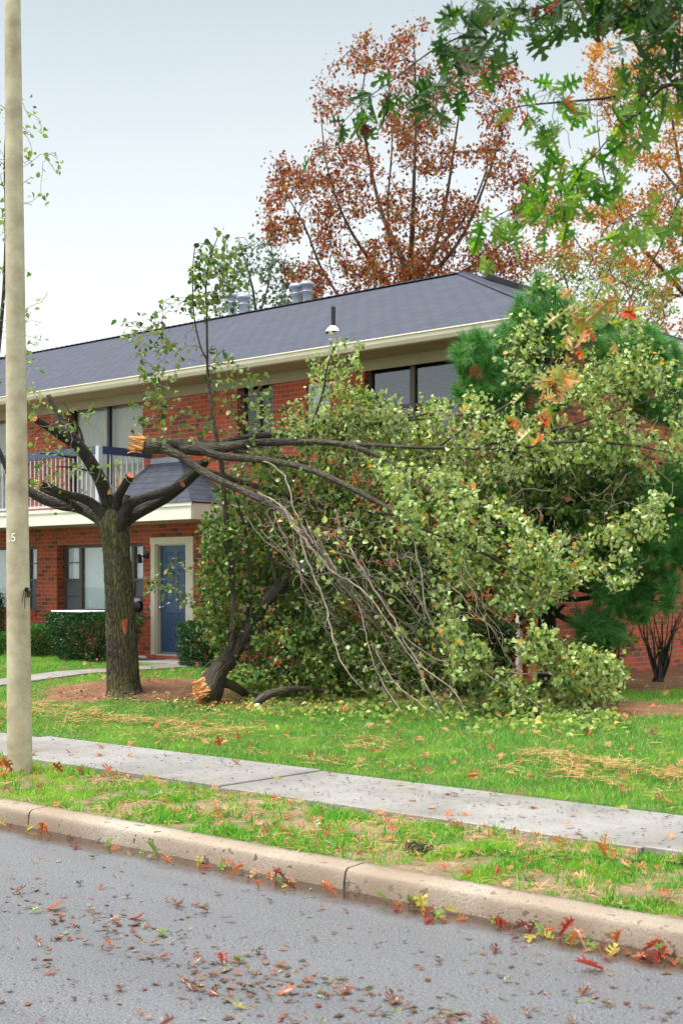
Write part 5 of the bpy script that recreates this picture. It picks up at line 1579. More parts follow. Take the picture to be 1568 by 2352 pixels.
A6 = [(600, 960), (900, 940), (1250, 1000), (1160, 1160), (1000, 1180), (800, 1060), (640, 1010)]
gA = sample(A4, Z0 - .2, Z0 + .5, 130, 14)
A7 = [(640, 1045), (860, 1085), (1060, 1180), (1200, 1300), (1180, 1400), (1000, 1350), (820, 1220), (680, 1120)]
tw4 = L3([z2(900, 690, 30, Z0 - .05), (722, 960, 7, Z0), (742, 900, 5.5, Z0), (750, 850, 4, Z0), (765, 800, 3, Z0)], n=8)
B.grow(gA, .009, .003); p4 = list(B.paths); B.paths = []
B.grow(sample(A6, Z0 - .15, Z0 + .75, 420, 19, .40), .011, .0032)
A1L = [(640, 955), (700, 910), (820, 880), (900, 925), (1000, 918), (1010, 1130), (850, 1060), (650, 1010)]
A1R = [(1000, 918), (1060, 915), (1140, 860), (1220, 880), (1350, 830), (1480, 790), (1568, 850), (1600, 950), (1590, 1060), (1500, 1130), (1350, 1050), (1220, 1090), (1050, 1150), (1010, 1130)]
B.grow(sample(A1L, Z0 - .1, Z0 + .8, 250, 15, .46, 55.), .011, .0032)
B.grow(sample(A1R, Z0 - 1.0, Z0 + .7, 600, 115, .47, 55.), .011, .0032); p1 = list(B.paths); B.paths = []
HOLE = [(1040, 1080), (1220, 1040), (1400, 1030), (1520, 1100), (1510, 1240), (1400, 1300), (1200, 1330), (1080, 1250)]
B.grow(sample(HOLE, Z0 - .1, Z0 + .8, 460, 116, .33, 55.), .010, .003); ph = list(B.paths); B.paths = []
B.grow(sample(A5, Z0 - .6, Z0 + .5, 220, 18, .46, 50.), .010, .003); p5 = list(B.paths); B.paths = []
B.grow(sample(A2, Z0 - 2.0, Z0 - .3, 700, 16, .47, 55.), .011, .0032, sag=.15); p2 = list(B.paths); B.paths = []
B.grow(sample(A3, Z0 - 2.5, Z0 - 1.2, 400, 17, .46, 50.), .010, .003, sag=.15); p3 = list(B.paths); B.paths = []
B.grow(sample(A7, Z0 - .45, Z0 + .5, 260, 24, .42), .009, .003, sag=.1); p7 = list(B.paths); B.paths = []
low = sample([(600, 1180), (900, 1180), (1050, 1350), (1080, 1560), (1000, 1640), (860, 1600), (760, 1400)], Z0 - 2.0, Z0 - .8, 260, 20)
B.grow(low, .007, .003, sag=.2); pb_ = list(B.paths); B.paths = []
bare1 = sample([(560, 1120), (700, 1130), (900, 1200), (1060, 1350), (1090, 1560), (1010, 1640), (860, 1600), (740, 1440), (620, 1300)], Z0 - 2.4, Z0 - .9, 520, 21)
B.grow(bare1, .0055, .0026, sag=.1, jit=.12, leafy=False)
bare2 = sample([(640, 930), (1060, 930), (1500, 900), (1560, 1100), (1480, 1330), (1260, 1420), (1400, 1600), (1000, 1640), (900, 1200)], Z0 - 2.6, Z0 - .9, 420, 22)
B.grow(bare2, .0055, .0026, jit=.12, leafy=False)
B.mb.build('limbs', ['limb', 'twig'], br)
m = MB()
print('leaves B', leaves_on(m, p4, 14, (.036, .072), OV, seed=41, up=.5), leaves_on(m, p1, 20, (.036, .078), OV, seed=42, up=.2),
      leaves_on(m, p5, 14, (.036, .075), OV, seed=43, up=.3), leaves_on(m, p2, 22, (.036, .080), OV, seed=44, up=.1),
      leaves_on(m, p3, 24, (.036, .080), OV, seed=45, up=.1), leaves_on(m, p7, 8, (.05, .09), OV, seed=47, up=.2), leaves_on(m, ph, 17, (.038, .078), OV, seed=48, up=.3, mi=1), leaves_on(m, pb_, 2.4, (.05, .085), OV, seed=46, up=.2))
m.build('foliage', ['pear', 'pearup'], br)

# ---------------------------------------------------------------- 4: a torn branch piece on the grass
fp = onG(585, 1628)
m = MB()
zb_ = float((fp - ORG) @ FW)
p = limb([(582, 1622, 13, zb_), (592, 1612, 19, zb_), (603, 1603, 21, zb_ + .02), (620, 1594, 20, zb_ + .05), (642, 1588, 18, zb_ + .1), (665, 1583, 16, zb_ + .15), (700, 1582, 12, zb_ + .25), (760, 1590, 8, zb_ + .3)], .04)
m.tube(p[:, :3], p[:, 3], 16, True, wob=.15, seed=5)
bp = m.build('broken_branch', 'limb', None, fp)
tag(bp, 'short dark branch with pale torn tip, lying at the front edge of the crown', 'branch')
m = MB(); splinters(m, p[0, :3], p[0, :3] - p[3, :3], .045, 18, .14, 15); m.build('torn_end', 'torn', bp)

# ---------------------------------------------------------------- 5: pine at the corner of the house
pb0 = at(1256, 1572, 17.4); pb0[2] = float(gh(pb0[0], pb0[1]))
pine = empty('pine_tree', pb0, 'bushy blue-green long-needled pine at the house corner, behind the fallen crown', 'tree')
PN = Tree(); PN.mb = MB()
pt = limb([(1254, 1580, 46, 17.4), (1254, 1500, 42, 17.4), (1256, 1400, 40, 17.4), (1262, 1250, 34, 17.3), (1262, 1000, 26, 17.0), (1255, 820, 16, 16.9), (1250, 700, 9, 16.9), (1245, 655, 4, 16.9)], .1)
PN.limb(pt, n=18, wob=.1)
g6 = np.random.default_rng(66)
for (u, v, Z, v0) in ((1100, 880, 17.4, 1000), (1080, 980, 17.0, 1080), (1180, 760, 17, 850), (1360, 720, 17.2, 850), (1480, 770, 17.2, 950), (1560, 900, 17.4, 1080), (1540, 1140, 17.2, 1230), (1560, 1260, 17.4, 1280), (1500, 1380, 17.0, 1330), (1420, 1365, 16.8, 1370), (1370, 1440, 16.9, 1400), (1200, 1120, 18, 1180), (1420, 1080, 16.8, 1180), (1300, 1390, 16.9, 1400), (1640, 1100, 17.8, 1180)):
    p0 = at(1260, v0, 17.3); p1_ = at(u, v, Z)
    pp = smooth_path([[*p0, .045], [*(p0 * .6 + p1_ * .4 + [0, 0, -.05]), .035], [*(p0 * .2 + p1_ * .8), .02], [*p1_, .008]], .1)
    PN.limb(pp, n=7, wob=.1)
PP = [([(1035, 830), (1060, 780), (1120, 770), (1180, 730), (1250, 760), (1290, 850), (1250, 950), (1180, 1000), (1060, 950)], 16.9, 18.0, 190),
      ([(1175, 740), (1180, 680), (1240, 640), (1300, 690), (1330, 760), (1250, 820)], 16.6, 17.6, 90),
      ([(1330, 760), (1400, 735), (1480, 735), (1550, 790), (1620, 880), (1600, 1010), (1450, 950)], 16.6, 18.0, 190),
      ([(1470, 1080), (1560, 1060), (1640, 1100), (1640, 1280), (1560, 1330), (1540, 1400), (1470, 1430), (1350, 1390), (1440, 1250)], 16.3, 18.0, 330),
      ([(1150, 1000), (1420, 980), (1480, 1200), (1440, 1330), (1250, 1370), (1150, 1300), (1100, 1150)], 16.9, 18.1, 360),
      ([(1310, 1430), (1350, 1405), (1420, 1425), (1430, 1470), (1380, 1500), (1330, 1480)], 16.4, 17.3, 60)]
for k, (poly, za, zb2, cnt) in enumerate(PP):
    PN.grow(sample(poly, za, zb2, cnt, 30 + k), .010, .004, sag=.05)
PN.mb.build('trunk', ['dkbark', 'ftwig'], pine)
tips = np.array([q[-1] for q in PN.paths]); td = np.array([unit(q[-1] - q[-2]) for q in PN.paths])
mid = np.array([q[len(q) // 2] for q in PN.paths])
tips = np.vstack([tips, mid, tips - td * .13]); td = np.vstack([td, td, td])
K = 54
pos = np.repeat(tips, K, 0) + g6.normal(size=(len(tips) * K, 3)) * .016
ax = np.repeat(td, K, 0) * 1.15 + g6.normal(size=(len(tips) * K, 3)) * .50 + np.array([0, 0, .05])
NEED = [(np.array([(-.015, 0, 0), (.015, 0, 0), (.011, .6, -.03), (0, 1, -.20), (-.011, .6, -.03)]), [np.array([(0, 1, 2, 4)]), np.array([(4, 2, 3)])])]
m = MB(); place(m, pos, ax, g6.normal(size=pos.shape), g6.uniform(.11, .21, len(pos)), NEED)
m.build('needles', 'needle', pine)

# ---------------------------------------------------------------- 6: trees beyond the house
def far_tree(name, label, base_uvz, limbs, polys, matn, leafs, per, lsz, seed, up=.2, r0=.02, bark='bgbark', templ=SMALL, depth=3):
    Zb = base_uvz[2]
    b_ = at(*base_uvz); b_[2] = .45
    o_ = empty(name, b_, label, 'tree')
    t_ = Tree(); t_.mb = MB()
    top = at(*base_uvz)
    p0 = smooth_path([[b_[0], b_[1], .3, .32], [*(b_ * .5 + top * .5), .28], [*top, .24]], .4)
    t_.limb(p0, n=12)
    for rows in limbs:
        t_.limb(limb([(u, v, w_ * .72, Zb + dz) for u, v, w_, dz in rows], .35), n=8)
    for k, (poly, cnt, cl) in enumerate(polys):
        t_.grow(sample(poly, Zb - depth, Zb + depth, cnt, seed + k, cl, 60.), r0, .010, jit=.07, sag=-.15)
    t_.mb.build('trunk', [bark, bark], o_)
    m_ = MB(); nn_ = leaves_on(m_, t_.paths, per, lsz, templ, spread=.13, seed=seed, up=up, start=.42)
    print(name, nn_)
    m_.build('foliage', matn, o_)
    return o_
far_tree('maple_tree', 'tall rust-red autumn tree rising behind the roof ridge', (932, 660, 38),
         [[(932, 665, 26, 0), (925, 600, 20, 0), (880, 500, 14, .5), (850, 380, 9, 1), (830, 250, 6, 1), (845, 120, 3, 1)],
          [(935, 660, 24, 0), (945, 560, 18, -.5), (950, 420, 12, -1), (955, 250, 8, -1), (950, 80, 3, -1)],
          [(940, 665, 22, 0), (985, 600, 16, .6), (1020, 480, 11, 1), (1045, 320, 7, 1), (1070, 150, 3, 1)],
          [(945, 680, 18, 0), (1050, 560, 12, -1), (1110, 430, 8, -1.5), (1160, 280, 4, -1.5)],
          [(945, 690, 16, 0), (1100, 600, 10, 1), (1190, 520, 6, 1.5), (1230, 440, 3, 1.5)],
          [(925, 690, 18, 0), (850, 600, 12, -.6), (790, 500, 8, -1), (750, 380, 5, -1), (735, 240, 3, -1)],
          [(790, 700, 10, 0), (735, 610, 8, .5), (700, 520, 6, .5), (655, 440, 3, .5), (640, 380, 2, .5)],
          [(900, 620, 10, 0), (890, 480, 7, 1), (900, 320, 5, 1), (890, 150, 2.5, 1)],
          [(990, 590, 10, 0), (1080, 480, 7, 0), (1130, 350, 4, 0)]],
         [([(600, 440), (640, 355), (700, 400), (740, 470), (760, 560), (740, 690), (680, 690), (640, 580), (597, 510)], 170, .44),
          ([(730, 330), (725, 200), (790, 110), (850, 70), (872, 130), (905, 90), (950, 20), (1005, 50), (1060, 130), (1120, 150), (1185, 120), (1205, 250), (1215, 400), (1250, 500), (1240, 620), (1000, 650), (800, 690), (740, 600), (690, 420)], 720, .50),
          ([(760, 600), (900, 560), (1230, 560), (1200, 650), (1000, 650), (800, 690)], 190, 0)],
         'maple', 9000, 21, (.07, .16), 201, depth=2.2)
far_tree('orange_tree', 'orange autumn tree at the right, seen through the oak branches', (1620, 740, 40),
         [[(1620, 740, 26, 0), (1600, 560, 18, 0), (1560, 380, 11, 0), (1530, 200, 6, 0), (1500, 60, 3, 0)],
          [(1620, 740, 20, 0), (1540, 640, 14, -1), (1450, 540, 9, -1), (1390, 420, 5, -1), (1370, 280, 3, -1)],
          [(1620, 700, 20, 0), (1660, 500, 14, 1), (1640, 300, 8, 1), (1620, 80, 3, 1)],
          [(1560, 680, 10, 0), (1450, 660, 7, 0), (1360, 600, 4, 0), (1300, 520, 2, 0)],
          [(1590, 480, 10, 0), (1480, 330, 6, 1), (1420, 180, 3, 1)]],
         [([(1340, 160), (1400, 50), (1470, 20), (1530, -60), (1720, -60), (1740, 400), (1700, 760), (1480, 770), (1420, 680), (1380, 480), (1420, 320), (1350, 230)], 700, .46),
          ([(1170, 480), (1300, 430), (1400, 480), (1420, 640), (1300, 660), (1210, 620)], 120, .45)],
         'orange', 7000, 24, (.07, .16), 221, depth=2.5)
far_tree('willow_tree', 'thin grey-green tree with feathery upright shoots, behind the left roof vents', (590, 740, 40),
         [[(590, 740, 10, 0), (580, 660, 7, 0), (560, 590, 4, 0), (548, 548, 2, 0)], [(590, 740, 8, 0), (620, 640, 5, 0), (625, 570, 2, 0)], [(585, 740, 8, 0), (540, 680, 5, 0), (500, 640, 2, 0)],
          [(600, 740, 8, 0), (650, 690, 4, 0), (665, 610, 2, 0)]],
         [([(480, 720), (500, 630), (540, 540), (580, 560), (615, 540), (640, 590), (700, 640), (720, 690), (600, 740)], 260, .3)],
         'feather', 900, 5, (.10, .22), 241, up=.1, r0=.02, depth=1.2)
far_tree('distant_green_tree', 'green tree beyond the roof corner, between the red and the orange trees', (1330, 740, 36),
         [[(1330, 745, 12, 0), (1310, 680, 8, 0), (1290, 620, 4, 0)], [(1330, 745, 10, 0), (1380, 660, 6, 0), (1400, 610, 3, 0)]],
         [([(1210, 720), (1200, 640), (1260, 590), (1340, 560), (1420, 590), (1500, 640), (1560, 700), (1500, 760), (1300, 760)], 240, .35)],
         'pearg', 1500, 9, (.07, .13), 251, depth=1.5)

# ---------------------------------------------------------------- 7: the near oak whose branches hang into the picture
ob = np.array([-.9, 6.62, .15])
oak_t = empty('oak_tree', ob, 'nearby oak whose lobed green and red leaves hang in from the upper right', 'tree')
O = Tree(); O.mb = MB()
tr = smooth_path([[ob[0], ob[1], -.1, .27], [ob[0], ob[1], .4, .21], [ob[0] - .03, ob[1], 2.5, .19], [ob[0] - .05, ob[1] + .02, 4.6, .16], [ob[0], ob[1], 6.5, .11], [ob[0] + .1, ob[1], 8.6, .05]], .2)
O.limb(tr, n=24, feed=False)
def OL(z, rows, rr=.05):
    s_ = np.array([ob[0] - .05, ob[1], z])
    pts = [[*s_, rr]]
    for u, v, wd, Z in rows: pts.append([*at(u, v, Z), wd / 2 * Z / F])
    p_ = smooth_path(pts, .08)
    O.limb(p_, n=10, wob=.06); return p_
dn = lambda rows: rows
OL(5.3, [(1900, -150, 16, 5.9), (1560, -60, 13, 6.1), (1300, 0, 10, 6.3), z6(860, 90, 8, 6.4), z6(650, 190, 6, 6.5), z6(540, 275, 5, 6.5), z6(440, 345, 4, 6.5), z6(340, 440, 3, 6.5), z6(265, 530, 2, 6.5)], .06)
OL(4.9, [(1950, 60, 18, 5.8), (1660, 160, 12, 6.0), z9(1560, 580, 30, 6.1), z9(1350, 630, 24, 6.15), z9(1200, 660, 20, 6.2), z9(1000, 700, 17, 6.2), z9(650, 730, 15, 6.3), z9(420, 755, 10, 6.3), z9(240, 800, 5, 6.4)], .055)
OL(4.6, [(1950, 150, 15, 5.6), (1660, 180, 10, 5.8), z9(1420, 620, 24, 5.9), z9(1290, 780, 16, 5.9), z9(1130, 880, 12, 5.95), z9(950, 1090, 10, 6.0), z9(720, 1280, 9, 6.1), z9(500, 1400, 8, 6.2), z9(240, 1540, 6, 6.2), z9(0, 1690, 4, 6.3), (1035, 590, 1.6, 6.3)], .045)
OL(4.2, [(1950, 250, 14, 5.4), (1700, 360, 10, 5.5), z9(1700, 1310, 14, 5.6), z9(1540, 1420, 11, 5.6), z9(1450, 1640, 9, 5.7), (1490, 620, 3, 5.7), (1440, 690, 3, 5.7), (1400, 740, 2.6, 5.8), (1350, 790, 2.4, 5.8), (1290, 850, 2.2, 5.8), (1240, 930, 2, 5.9), (1215, 985, 1.6, 5.9)], .04)
OL(4.2, [(1950, 280, 12, 5.4), (1700, 380, 8, 5.5), z9(1500, 1330, 9, 5.6), z9(1300, 1480, 7, 5.7), z9(1130, 1570, 5, 5.8), z9(1000, 1640, 3, 5.8), (1350, 620, 1.6, 5.9), (1300, 700, 1.4, 5.9)], .03)
OL(5.8, [(2000, -320, 18, 5.7), (1750, -200, 12, 5.8), (1560, -80, 10, 5.9), (1540, 20, 7, 5.9), (1535, 100, 4, 5.9), (1530, 140, 2, 5.9)], .05)
OL(5.6, [(2000, -260, 16, 5.6), (1700, -120, 11, 5.7), (1450, -60, 9, 5.9), (1300, 0, 6, 6.0), (1240, 40, 4, 6.0), (1190, 50, 2, 6.0)], .04)
og = np.random.default_rng(77)
def oleaf(polys, z0_, z1__, cnt, seed):
    r_ = sample(polys, z0_, z1__, cnt, seed)
    n0 = len(O.paths)
    O.grow(r_, .0035, .0014, jit=.08, n=4, maxlen=1.2, kmax=4)
    return O.paths[n0:]
gA = oleaf([(1000, 30), (1060, 10), (1180, -10), (1290, 0), (1290, 60), (1250, 120), (1180, 80), (1080, 190), (1010, 250), (985, 210), (1010, 140)], 5.9, 6.6, 95, 51)
gB = oleaf([(1270, -60), (1640, -60), (1640, 60), (1560, 220), (1480, 190), (1490, 90), (1400, 60), (1300, 50)], 5.6, 6.2, 170, 52)
gC = oleaf([(860, 190), (940, 150), (1030, 180), (1010, 260), (930, 250), (850, 290), (780, 300), (740, 370), (710, 370), (760, 260)], 6.3, 6.6, 34, 53)
gD = oleaf([(1200, 200), (1260, 190), (1330, 210), (1400, 200), (1440, 150), (1568, 130), (1640, 130), (1640, 250), (1560, 230), (1470, 300), (1450, 340), (1420, 340), (1380, 270), (1300, 240), (1200, 250)], 5.7, 6.4, 120, 54)
gE = oleaf([(1220, 260), (1300, 290), (1330, 330), (1290, 400), (1250, 340), (1210, 290)], 6.0, 6.4, 16, 55)
gF = oleaf([(1370, 330), (1440, 330), (1430, 420), (1380, 500), (1300, 520), (1230, 500), (1180, 540), (1120, 560), (1130, 500), (1200, 450), (1300, 400)], 5.8, 6.2, 85, 56)
gG = oleaf([(1420, 480), (1500, 460), (1568, 420), (1640, 420), (1640, 620), (1540, 610), (1480, 560), (1400, 560), (1350, 620), (1380, 540)], 5.5, 5.9, 60, 57)
gH = oleaf([(1300, 650), (1400, 640), (1440, 700), (1400, 760), (1330, 760), (1310, 850), (1270, 900), (1230, 960), (1230, 1010), (1195, 1000), (1210, 900), (1260, 840), (1290, 760)], 5.6, 6.0, 62, 58)
gI = oleaf([(1140, 480), (1080, 560), (1040, 590), (1170, 600), (1210, 520)], 6.1, 6.3, 14, 59)
O.mb.build('trunk', ['blackbark', 'blackbark'], oak_t)
def ol(ps, per, sz, seed, matn, name='foliage'):
    m_ = MB(); leaves_on(m_, ps, per * 1.0, sz, OAK, spread=.03, up=.1, start=.5, seed=seed, droop=1.0)
    return m_.build(name, matn, oak_t)
ol(gA, 2.7, (.08, .13), 61, 'oak'); ol(gB, 2.7, (.08, .13), 161, 'oak')
ol(gC, 3.0, (.08, .12), 62, 'oak')
ol(gD + gE, 2.0, (.08, .12), 63, 'oakm')
ol(gF + gI, 1.9, (.075, .12), 64, 'oakm')
ol(gG, 2.0, (.075, .12), 65, 'oakm')
ol(gH, 2.3, (.062, .10), 66, 'oakr')
g8 = RNG

# ================================================================== SHRUBS
def clipped_bush(x0, x1, y0, y1, z0, z1_, label, seed, matn='hedge', taper=.3, n=9000, sz=(.03, .055), name='clipped_bush'):
    g = np.random.default_rng(seed)
    c = np.array([(x0 + x1) / 2, (y0 + y1) / 2, z0])
    o_ = empty(name, c, label, 'shrub')
    hx, hy, hz = (x1 - x0) / 2, (y1 - y0) / 2, z1_ - z0
    # stems
    m_ = MB()
    for k in range(16):
        e = c + [g.uniform(-.8, .8) * hx, g.uniform(-.8, .8) * hy, hz * .8]
        s_ = c + [g.uniform(-.25, .25) * hx, g.uniform(-.25, .25) * hy, -.03]
        m_.tube([s_, s_ * .6 + e * .4 + g.normal(size=3) * .04, e], [.014, .010, .004], 6, False)
    m_.build('stems', 'dkbark', o_)
    # leaves filling the outer shell of a rounded, upward-flaring block
    P = g.uniform(-1, 1, (n * 3, 3)); P[:, 2] = g.uniform(0, 1, len(P))
    rr = np.maximum(np.abs(P[:, 0]), np.abs(P[:, 1])) * .55 + np.sqrt(P[:, 0] ** 2 + P[:, 1] ** 2) * .45
    tz = np.abs(P[:, 2] - .5) * 2
    keep = (rr < 1.02) & ((rr > .72) | (P[:, 2] > .82) | (P[:, 2] < .06)) & (rr + .35 * tz ** 4 < 1.22)
    P = P[keep][:n]
    f_ = 1 - taper * (1 - P[:, 2]) ** 1.2
    f_ *= 1 + .12 * (fbm(P[:, 0] * 3 + P[:, 2] * 2, P[:, 1] * 3 + 4, seed, 3) - .5)
    q = c + np.stack([P[:, 0] * hx * f_, P[:, 1] * hy * f_, P[:, 2] * hz + .03 * (fbm(P[:, 0] * 4, P[:, 1] * 4, seed + 2, 2) - .5)], 1)
    hole = fbm(P[:, 0] * 2.6 + seed, P[:, 2] * 2.6 + P[:, 1] * 1.5, seed + 5, 3)
    q = q[(hole < .66) | (P[:, 2] > .75)]
    P2 = P[(hole < .66) | (P[:, 2] > .75)]
    out_ = unit(np.stack([P2[:, 0], P2[:, 1], (P2[:, 2] - .4) * 1.6], 1))
    ax_ = out_ + g.normal(size=q.shape) * .6 + [0, 0, .3]
    m_ = MB(); place(m_, q, ax_, out_ + g.normal(size=q.shape) * .7, g.uniform(sz[0], sz[1], len(q)), SMALL)
    m_.build('foliage', matn, o_)
    return o_
cb = onG(165, 1524)
zl, zr_ = onY(90, 1460, 14.4)[0], onY(249, 1460, 14.4)[0]
hz1 = float(onY(160, 1409, 14.3)[2])
clipped_bush(zl, zr_ + .1, 14.25, 15.35, .42, hz1, 'dark green clipped bush with a white board on top, left of the trunk', 101, n=15000)
m = MB()
pz = onY(160, 1406, 14.5)
a0 = onY(122, 1407, 14.45)[0]; a1 = onY(197, 1407, 14.45)[0]
m.bevbox((a0, 14.4, hz1 + .015), (a1, 15.05, hz1 + .04), .01)
o_ = simple('board', m, 'lid', ((a0 + a1) / 2, 14.7, hz1 + .015), 'flat white board lying on top of the dark clipped bush', 'board')
xl = onY(62, 1470, 15.0)[0]
clipped_bush(xl, onY(118, 1470, 15.0)[0], 14.6, 15.5, .42, float(onY(95, 1437, 15)[2]), 'low bright green bush against the brick wall, between the post and the clipped bush', 102, 'boxw', n=6000)
clipped_bush(onY(-60, 1480, 14.8)[0], onY(24, 1480, 14.8)[0], 14.4, 15.3, .42, float(onY(5, 1457, 14.6)[2]), 'low bright green bush at the left edge, cut off by the post', 103, 'boxw', n=6000)
clipped_bush(onY(-50, 1400, 15.4)[0], onY(4, 1400, 15.4)[0], 15.0, 15.6, .42, float(onY(5, 1365, 15.4)[2]), 'taller dark shrub at the left edge under the window', 104, 'hedge', n=5000, taper=.1)
clipped_bush(onY(432, 1470, 14.9)[0], onY(520, 1470, 14.9)[0], 14.5, 15.4, .42, float(onY(470, 1428, 14.9)[2]), 'dark green upright bush right of the door, half hidden by leaves', 105, n=9000, taper=.1)
clipped_bush(onY(640, 1500, 15.3)[0], onY(985, 1500, 15.3)[0], 14.9, 15.75, .42, 1.95, 'dark foundation bush below the ground floor windows, enlarged to deepen shade behind the fallen crown', 106, n=22000, taper=.15, sz=(.04, .07))  # bush made taller; its dark mass stands in for deep shade inside the crown
clipped_bush(onY(1010, 1500, 15.2)[0], onY(1180, 1500, 15.2)[0], 14.7, 15.5, .42, 1.2, 'dark foundation bush beside the downspout, behind the fallen crown', 107, n=8000, taper=.15, sz=(.04, .07))

def twiggy_shrub(u, v, label, seed, spreadu, top, nst=22, leaf_n=2.0):
    if seed == 112: v = 1555
    b_ = onG(u, v); Zb = float((b_ - ORG) @ FW)
    o_ = empty('bare_shrub', b_, label, 'shrub')
    g = np.random.default_rng(seed); t_ = Tree(); t_.mb = MB()
    for k in range(nst):
        du = g.uniform(-1, 1) * spreadu; hh_ = g.uniform(.6, 1) * (v - top)
        rows = [(u + g.normal() * 9, v + 4, 6, Zb + g.normal() * .05)]
        for q in (.35, .7, 1.0):
            rows.append((u + du * q ** 1.1 + g.normal() * 5, v - hh_ * q, 6 * (1 - q * .75), Zb + g.normal() * .15 * q + .2 * q))
        t_.limb(limb(rows, .12), n=6)
    tg_ = sample([(u - spreadu, top + 40), (u - spreadu * .6, top), (u + spreadu, top), (u + spreadu, v - 60), (u - spreadu * .7, v - 60)], Zb - .5, Zb + .6, 110, seed)
    t_.grow(tg_, .008, .003)
    t_.mb.build('stems', ['dkbark', 'ftwig'], o_)
    m_ = MB(); leaves_on(m_, t_.paths, leaf_n, (.03, .06), OV, seed=seed); m_.build('foliage', 'pearg', o_)
twiggy_shrub(1512, 1566, 'many-stemmed thin-leaved shrub against the brick end wall, right edge', 111, 60, 1370)
twiggy_shrub(1400, 1545, 'low dark twiggy shrub under the pine by the brick end wall', 112, 55, 1440, 14, 3.5)

# ================================================================== GROUND COVER
BL = []
for w_, c_ in ((.5, .25), (.42, .7), (.5, -.1), (.4, 1.1)):
    BL.append((np.array([(-w_ * .12, 0, 0), (w_ * .12, 0, 0), (w_ * .10, .5, c_ * .18), (-w_ * .10, .5, c_ * .18), (0, 1, c_ * .62)]), [np.array([(0, 1, 2, 3)]), np.array([(3, 2, 4)])]))
def cover(n, y0, y1, seed, pad=2.0):
    """random places on the ground within the strip, thinning with distance from the street"""
    g = np.random.default_rng(seed); xs_, ys_ = [], []
    tot = 0
    while tot < n:
        x = g.uniform(-22, 0, n); y = g.uniform(y0, y1, n)
        Z = x * FW[0] + y * FW[1]; L = x * RT[0] + y * RT[1]
        uu = L / Z * F
        ok = (np.abs(uu) < 784 + pad * F / Z) & (g.uniform(size=n) < (9.5 / Z) ** 1.2)
        xs_.append(x[ok]); ys_.append(y[ok]); tot += ok.sum()
    return np.concatenate(xs_)[:n], np.concatenate(ys_)[:n], g
def bare(x, y):
    """where path, house, walk and trunks leave no turf"""
    return ((x > PX0 - .02) & (x < PX1 + .02) & (y > S1)) | ((y > 14.74) & (x > -19.2) & (x < PX1 + .35)) | ((y > 15.88) & (x < XR)) | \
           (np.hypot(x - tb[0], y - tb[1]) < .3)
def grass(name, n, y0, y1, seed, h0, h1, soilk, tuft=None):
    x, y, g = cover(n, y0, y1, seed)
    if tuft:
        t_ = fbm(x * tuft, y * tuft, seed, 3)
    else:
        t_ = np.full(n, .5)
    s_ = soilmask(x, y)
    if tuft: s_ = np.clip((s_ - .55) / .45, 0, 1)
    keep = (g.uniform(size=n) > s_ * soilk) & ~bare(x, y)
    if tuft: keep &= g.uniform(size=n) < (np.clip((t_ - .44) * 7, .04, 1) if tuft < 6 else np.clip((t_ - .60) * 9, .0, 1))
    x, y, t_ = x[keep], y[keep], t_[keep]
    p = np.stack([x, y, gh(x, y) - .004], 1)
    k = len(p)
    ax = g.normal(size=(k, 3)) * .42; ax[:, 2] = np.abs(ax[:, 2]) * .4 + .75
    hh_ = g.uniform(h0, h1, k) * (.55 + .9 * t_)
    Z = x * FW[0] + y * FW[1]
    m_ = MB()
    place(m_, p, ax, g.normal(size=(k, 3)) * [1, 1, .2], hh_, BL)
    o_ = m_.build(name, 'grass')
    print(name, k)
    return tag(o_, None, None, None, 'stuff')
tag(grass('lawn_grass', 260000, S1 + .01, 17.5, 301, .028, .062, .95), 'bright green damp lawn grass between the sidewalk and the house', 'grass')
tag(grass('verge_grass', 150000, K1 + .01, S0 - .03, 302, .018, .054, .97, 4.6), 'tufted patchy grass on the strip between kerb and sidewalk', 'grass')

tag(grass('verge_weeds', 42000, K1 + .01, S0 - .03, 303, .035, .085, .6, 8.5), 'darker longer grass clumps standing in the verge', 'weeds')
def flat_leaves(name, pts, sz, templ, matn, label, cat, g, lift=.012, tilt=.35):
    k = len(pts)
    ang = g.uniform(0, 2 * math.pi, k)
    ax = np.stack([np.cos(ang), np.sin(ang), g.normal(size=k) * tilt * .5], 1)
    nr = g.normal(size=(k, 3)) * tilt; nr[:, 2] = 1
    p = pts.copy(); p[:, 2] += lift + np.abs(ax[:, 2]) * .03
    m_ = MB(); place(m_, p, ax, nr, g.uniform(sz[0], sz[1], k), templ)
    o_ = m_.build(name, matn)
    return tag(o_, label, cat, None, 'stuff')
def gpts(x, y, z=None):
    return np.stack([x, y, gh(x, y) if z is None else np.full(len(x), z)], 1)
# fallen pine needles in drifts along the walk
x, y, g = cover(90000, S1 + .02, 12.5, 311)
fld = fbm(x * 1.1 + 3, y * 2.2, 21, 3)
strip = np.exp(-((y - 9.35 - .25 * np.sin(x * .9)) / .45) ** 2)
keep = (g.uniform(size=len(x)) < np.clip((fld - .44) * 6, 0, 1) * np.clip((fbm(x * 4, y * 7, 61, 2) - .42) * 6, 0, 1) * strip * 1.5 + .018)
x, y = x[keep][:36000], y[keep][:36000]
x = x.copy(); p = gpts(x, y)
NS = [(np.array([(-.016, 0, 0), (.016, 0, 0), (.016, .5, .05), (-.016, .5, .05), (.012, 1, 0), (-.012, 1, 0)]), [np.array([(0, 1, 2, 3), (3, 2, 4, 5)])])]
ang = g.uniform(0, 6.28, len(p))
ax = np.stack([np.cos(ang), np.sin(ang), g.normal(size=len(p)) * .14], 1)
nr = g.normal(size=(len(p), 3)) * .3; nr[:, 2] = 1
p[:, 2] += g.uniform(.030, .070, len(p))
m = MB(); place(m, p, ax, nr, g.uniform(.06, .15, len(p)), NS)
tag(m.build('needle_litter', 'straw'), 'tan drifts of fallen pine needles on the lawn beside the sidewalk', 'pine needles', None, 'stuff')
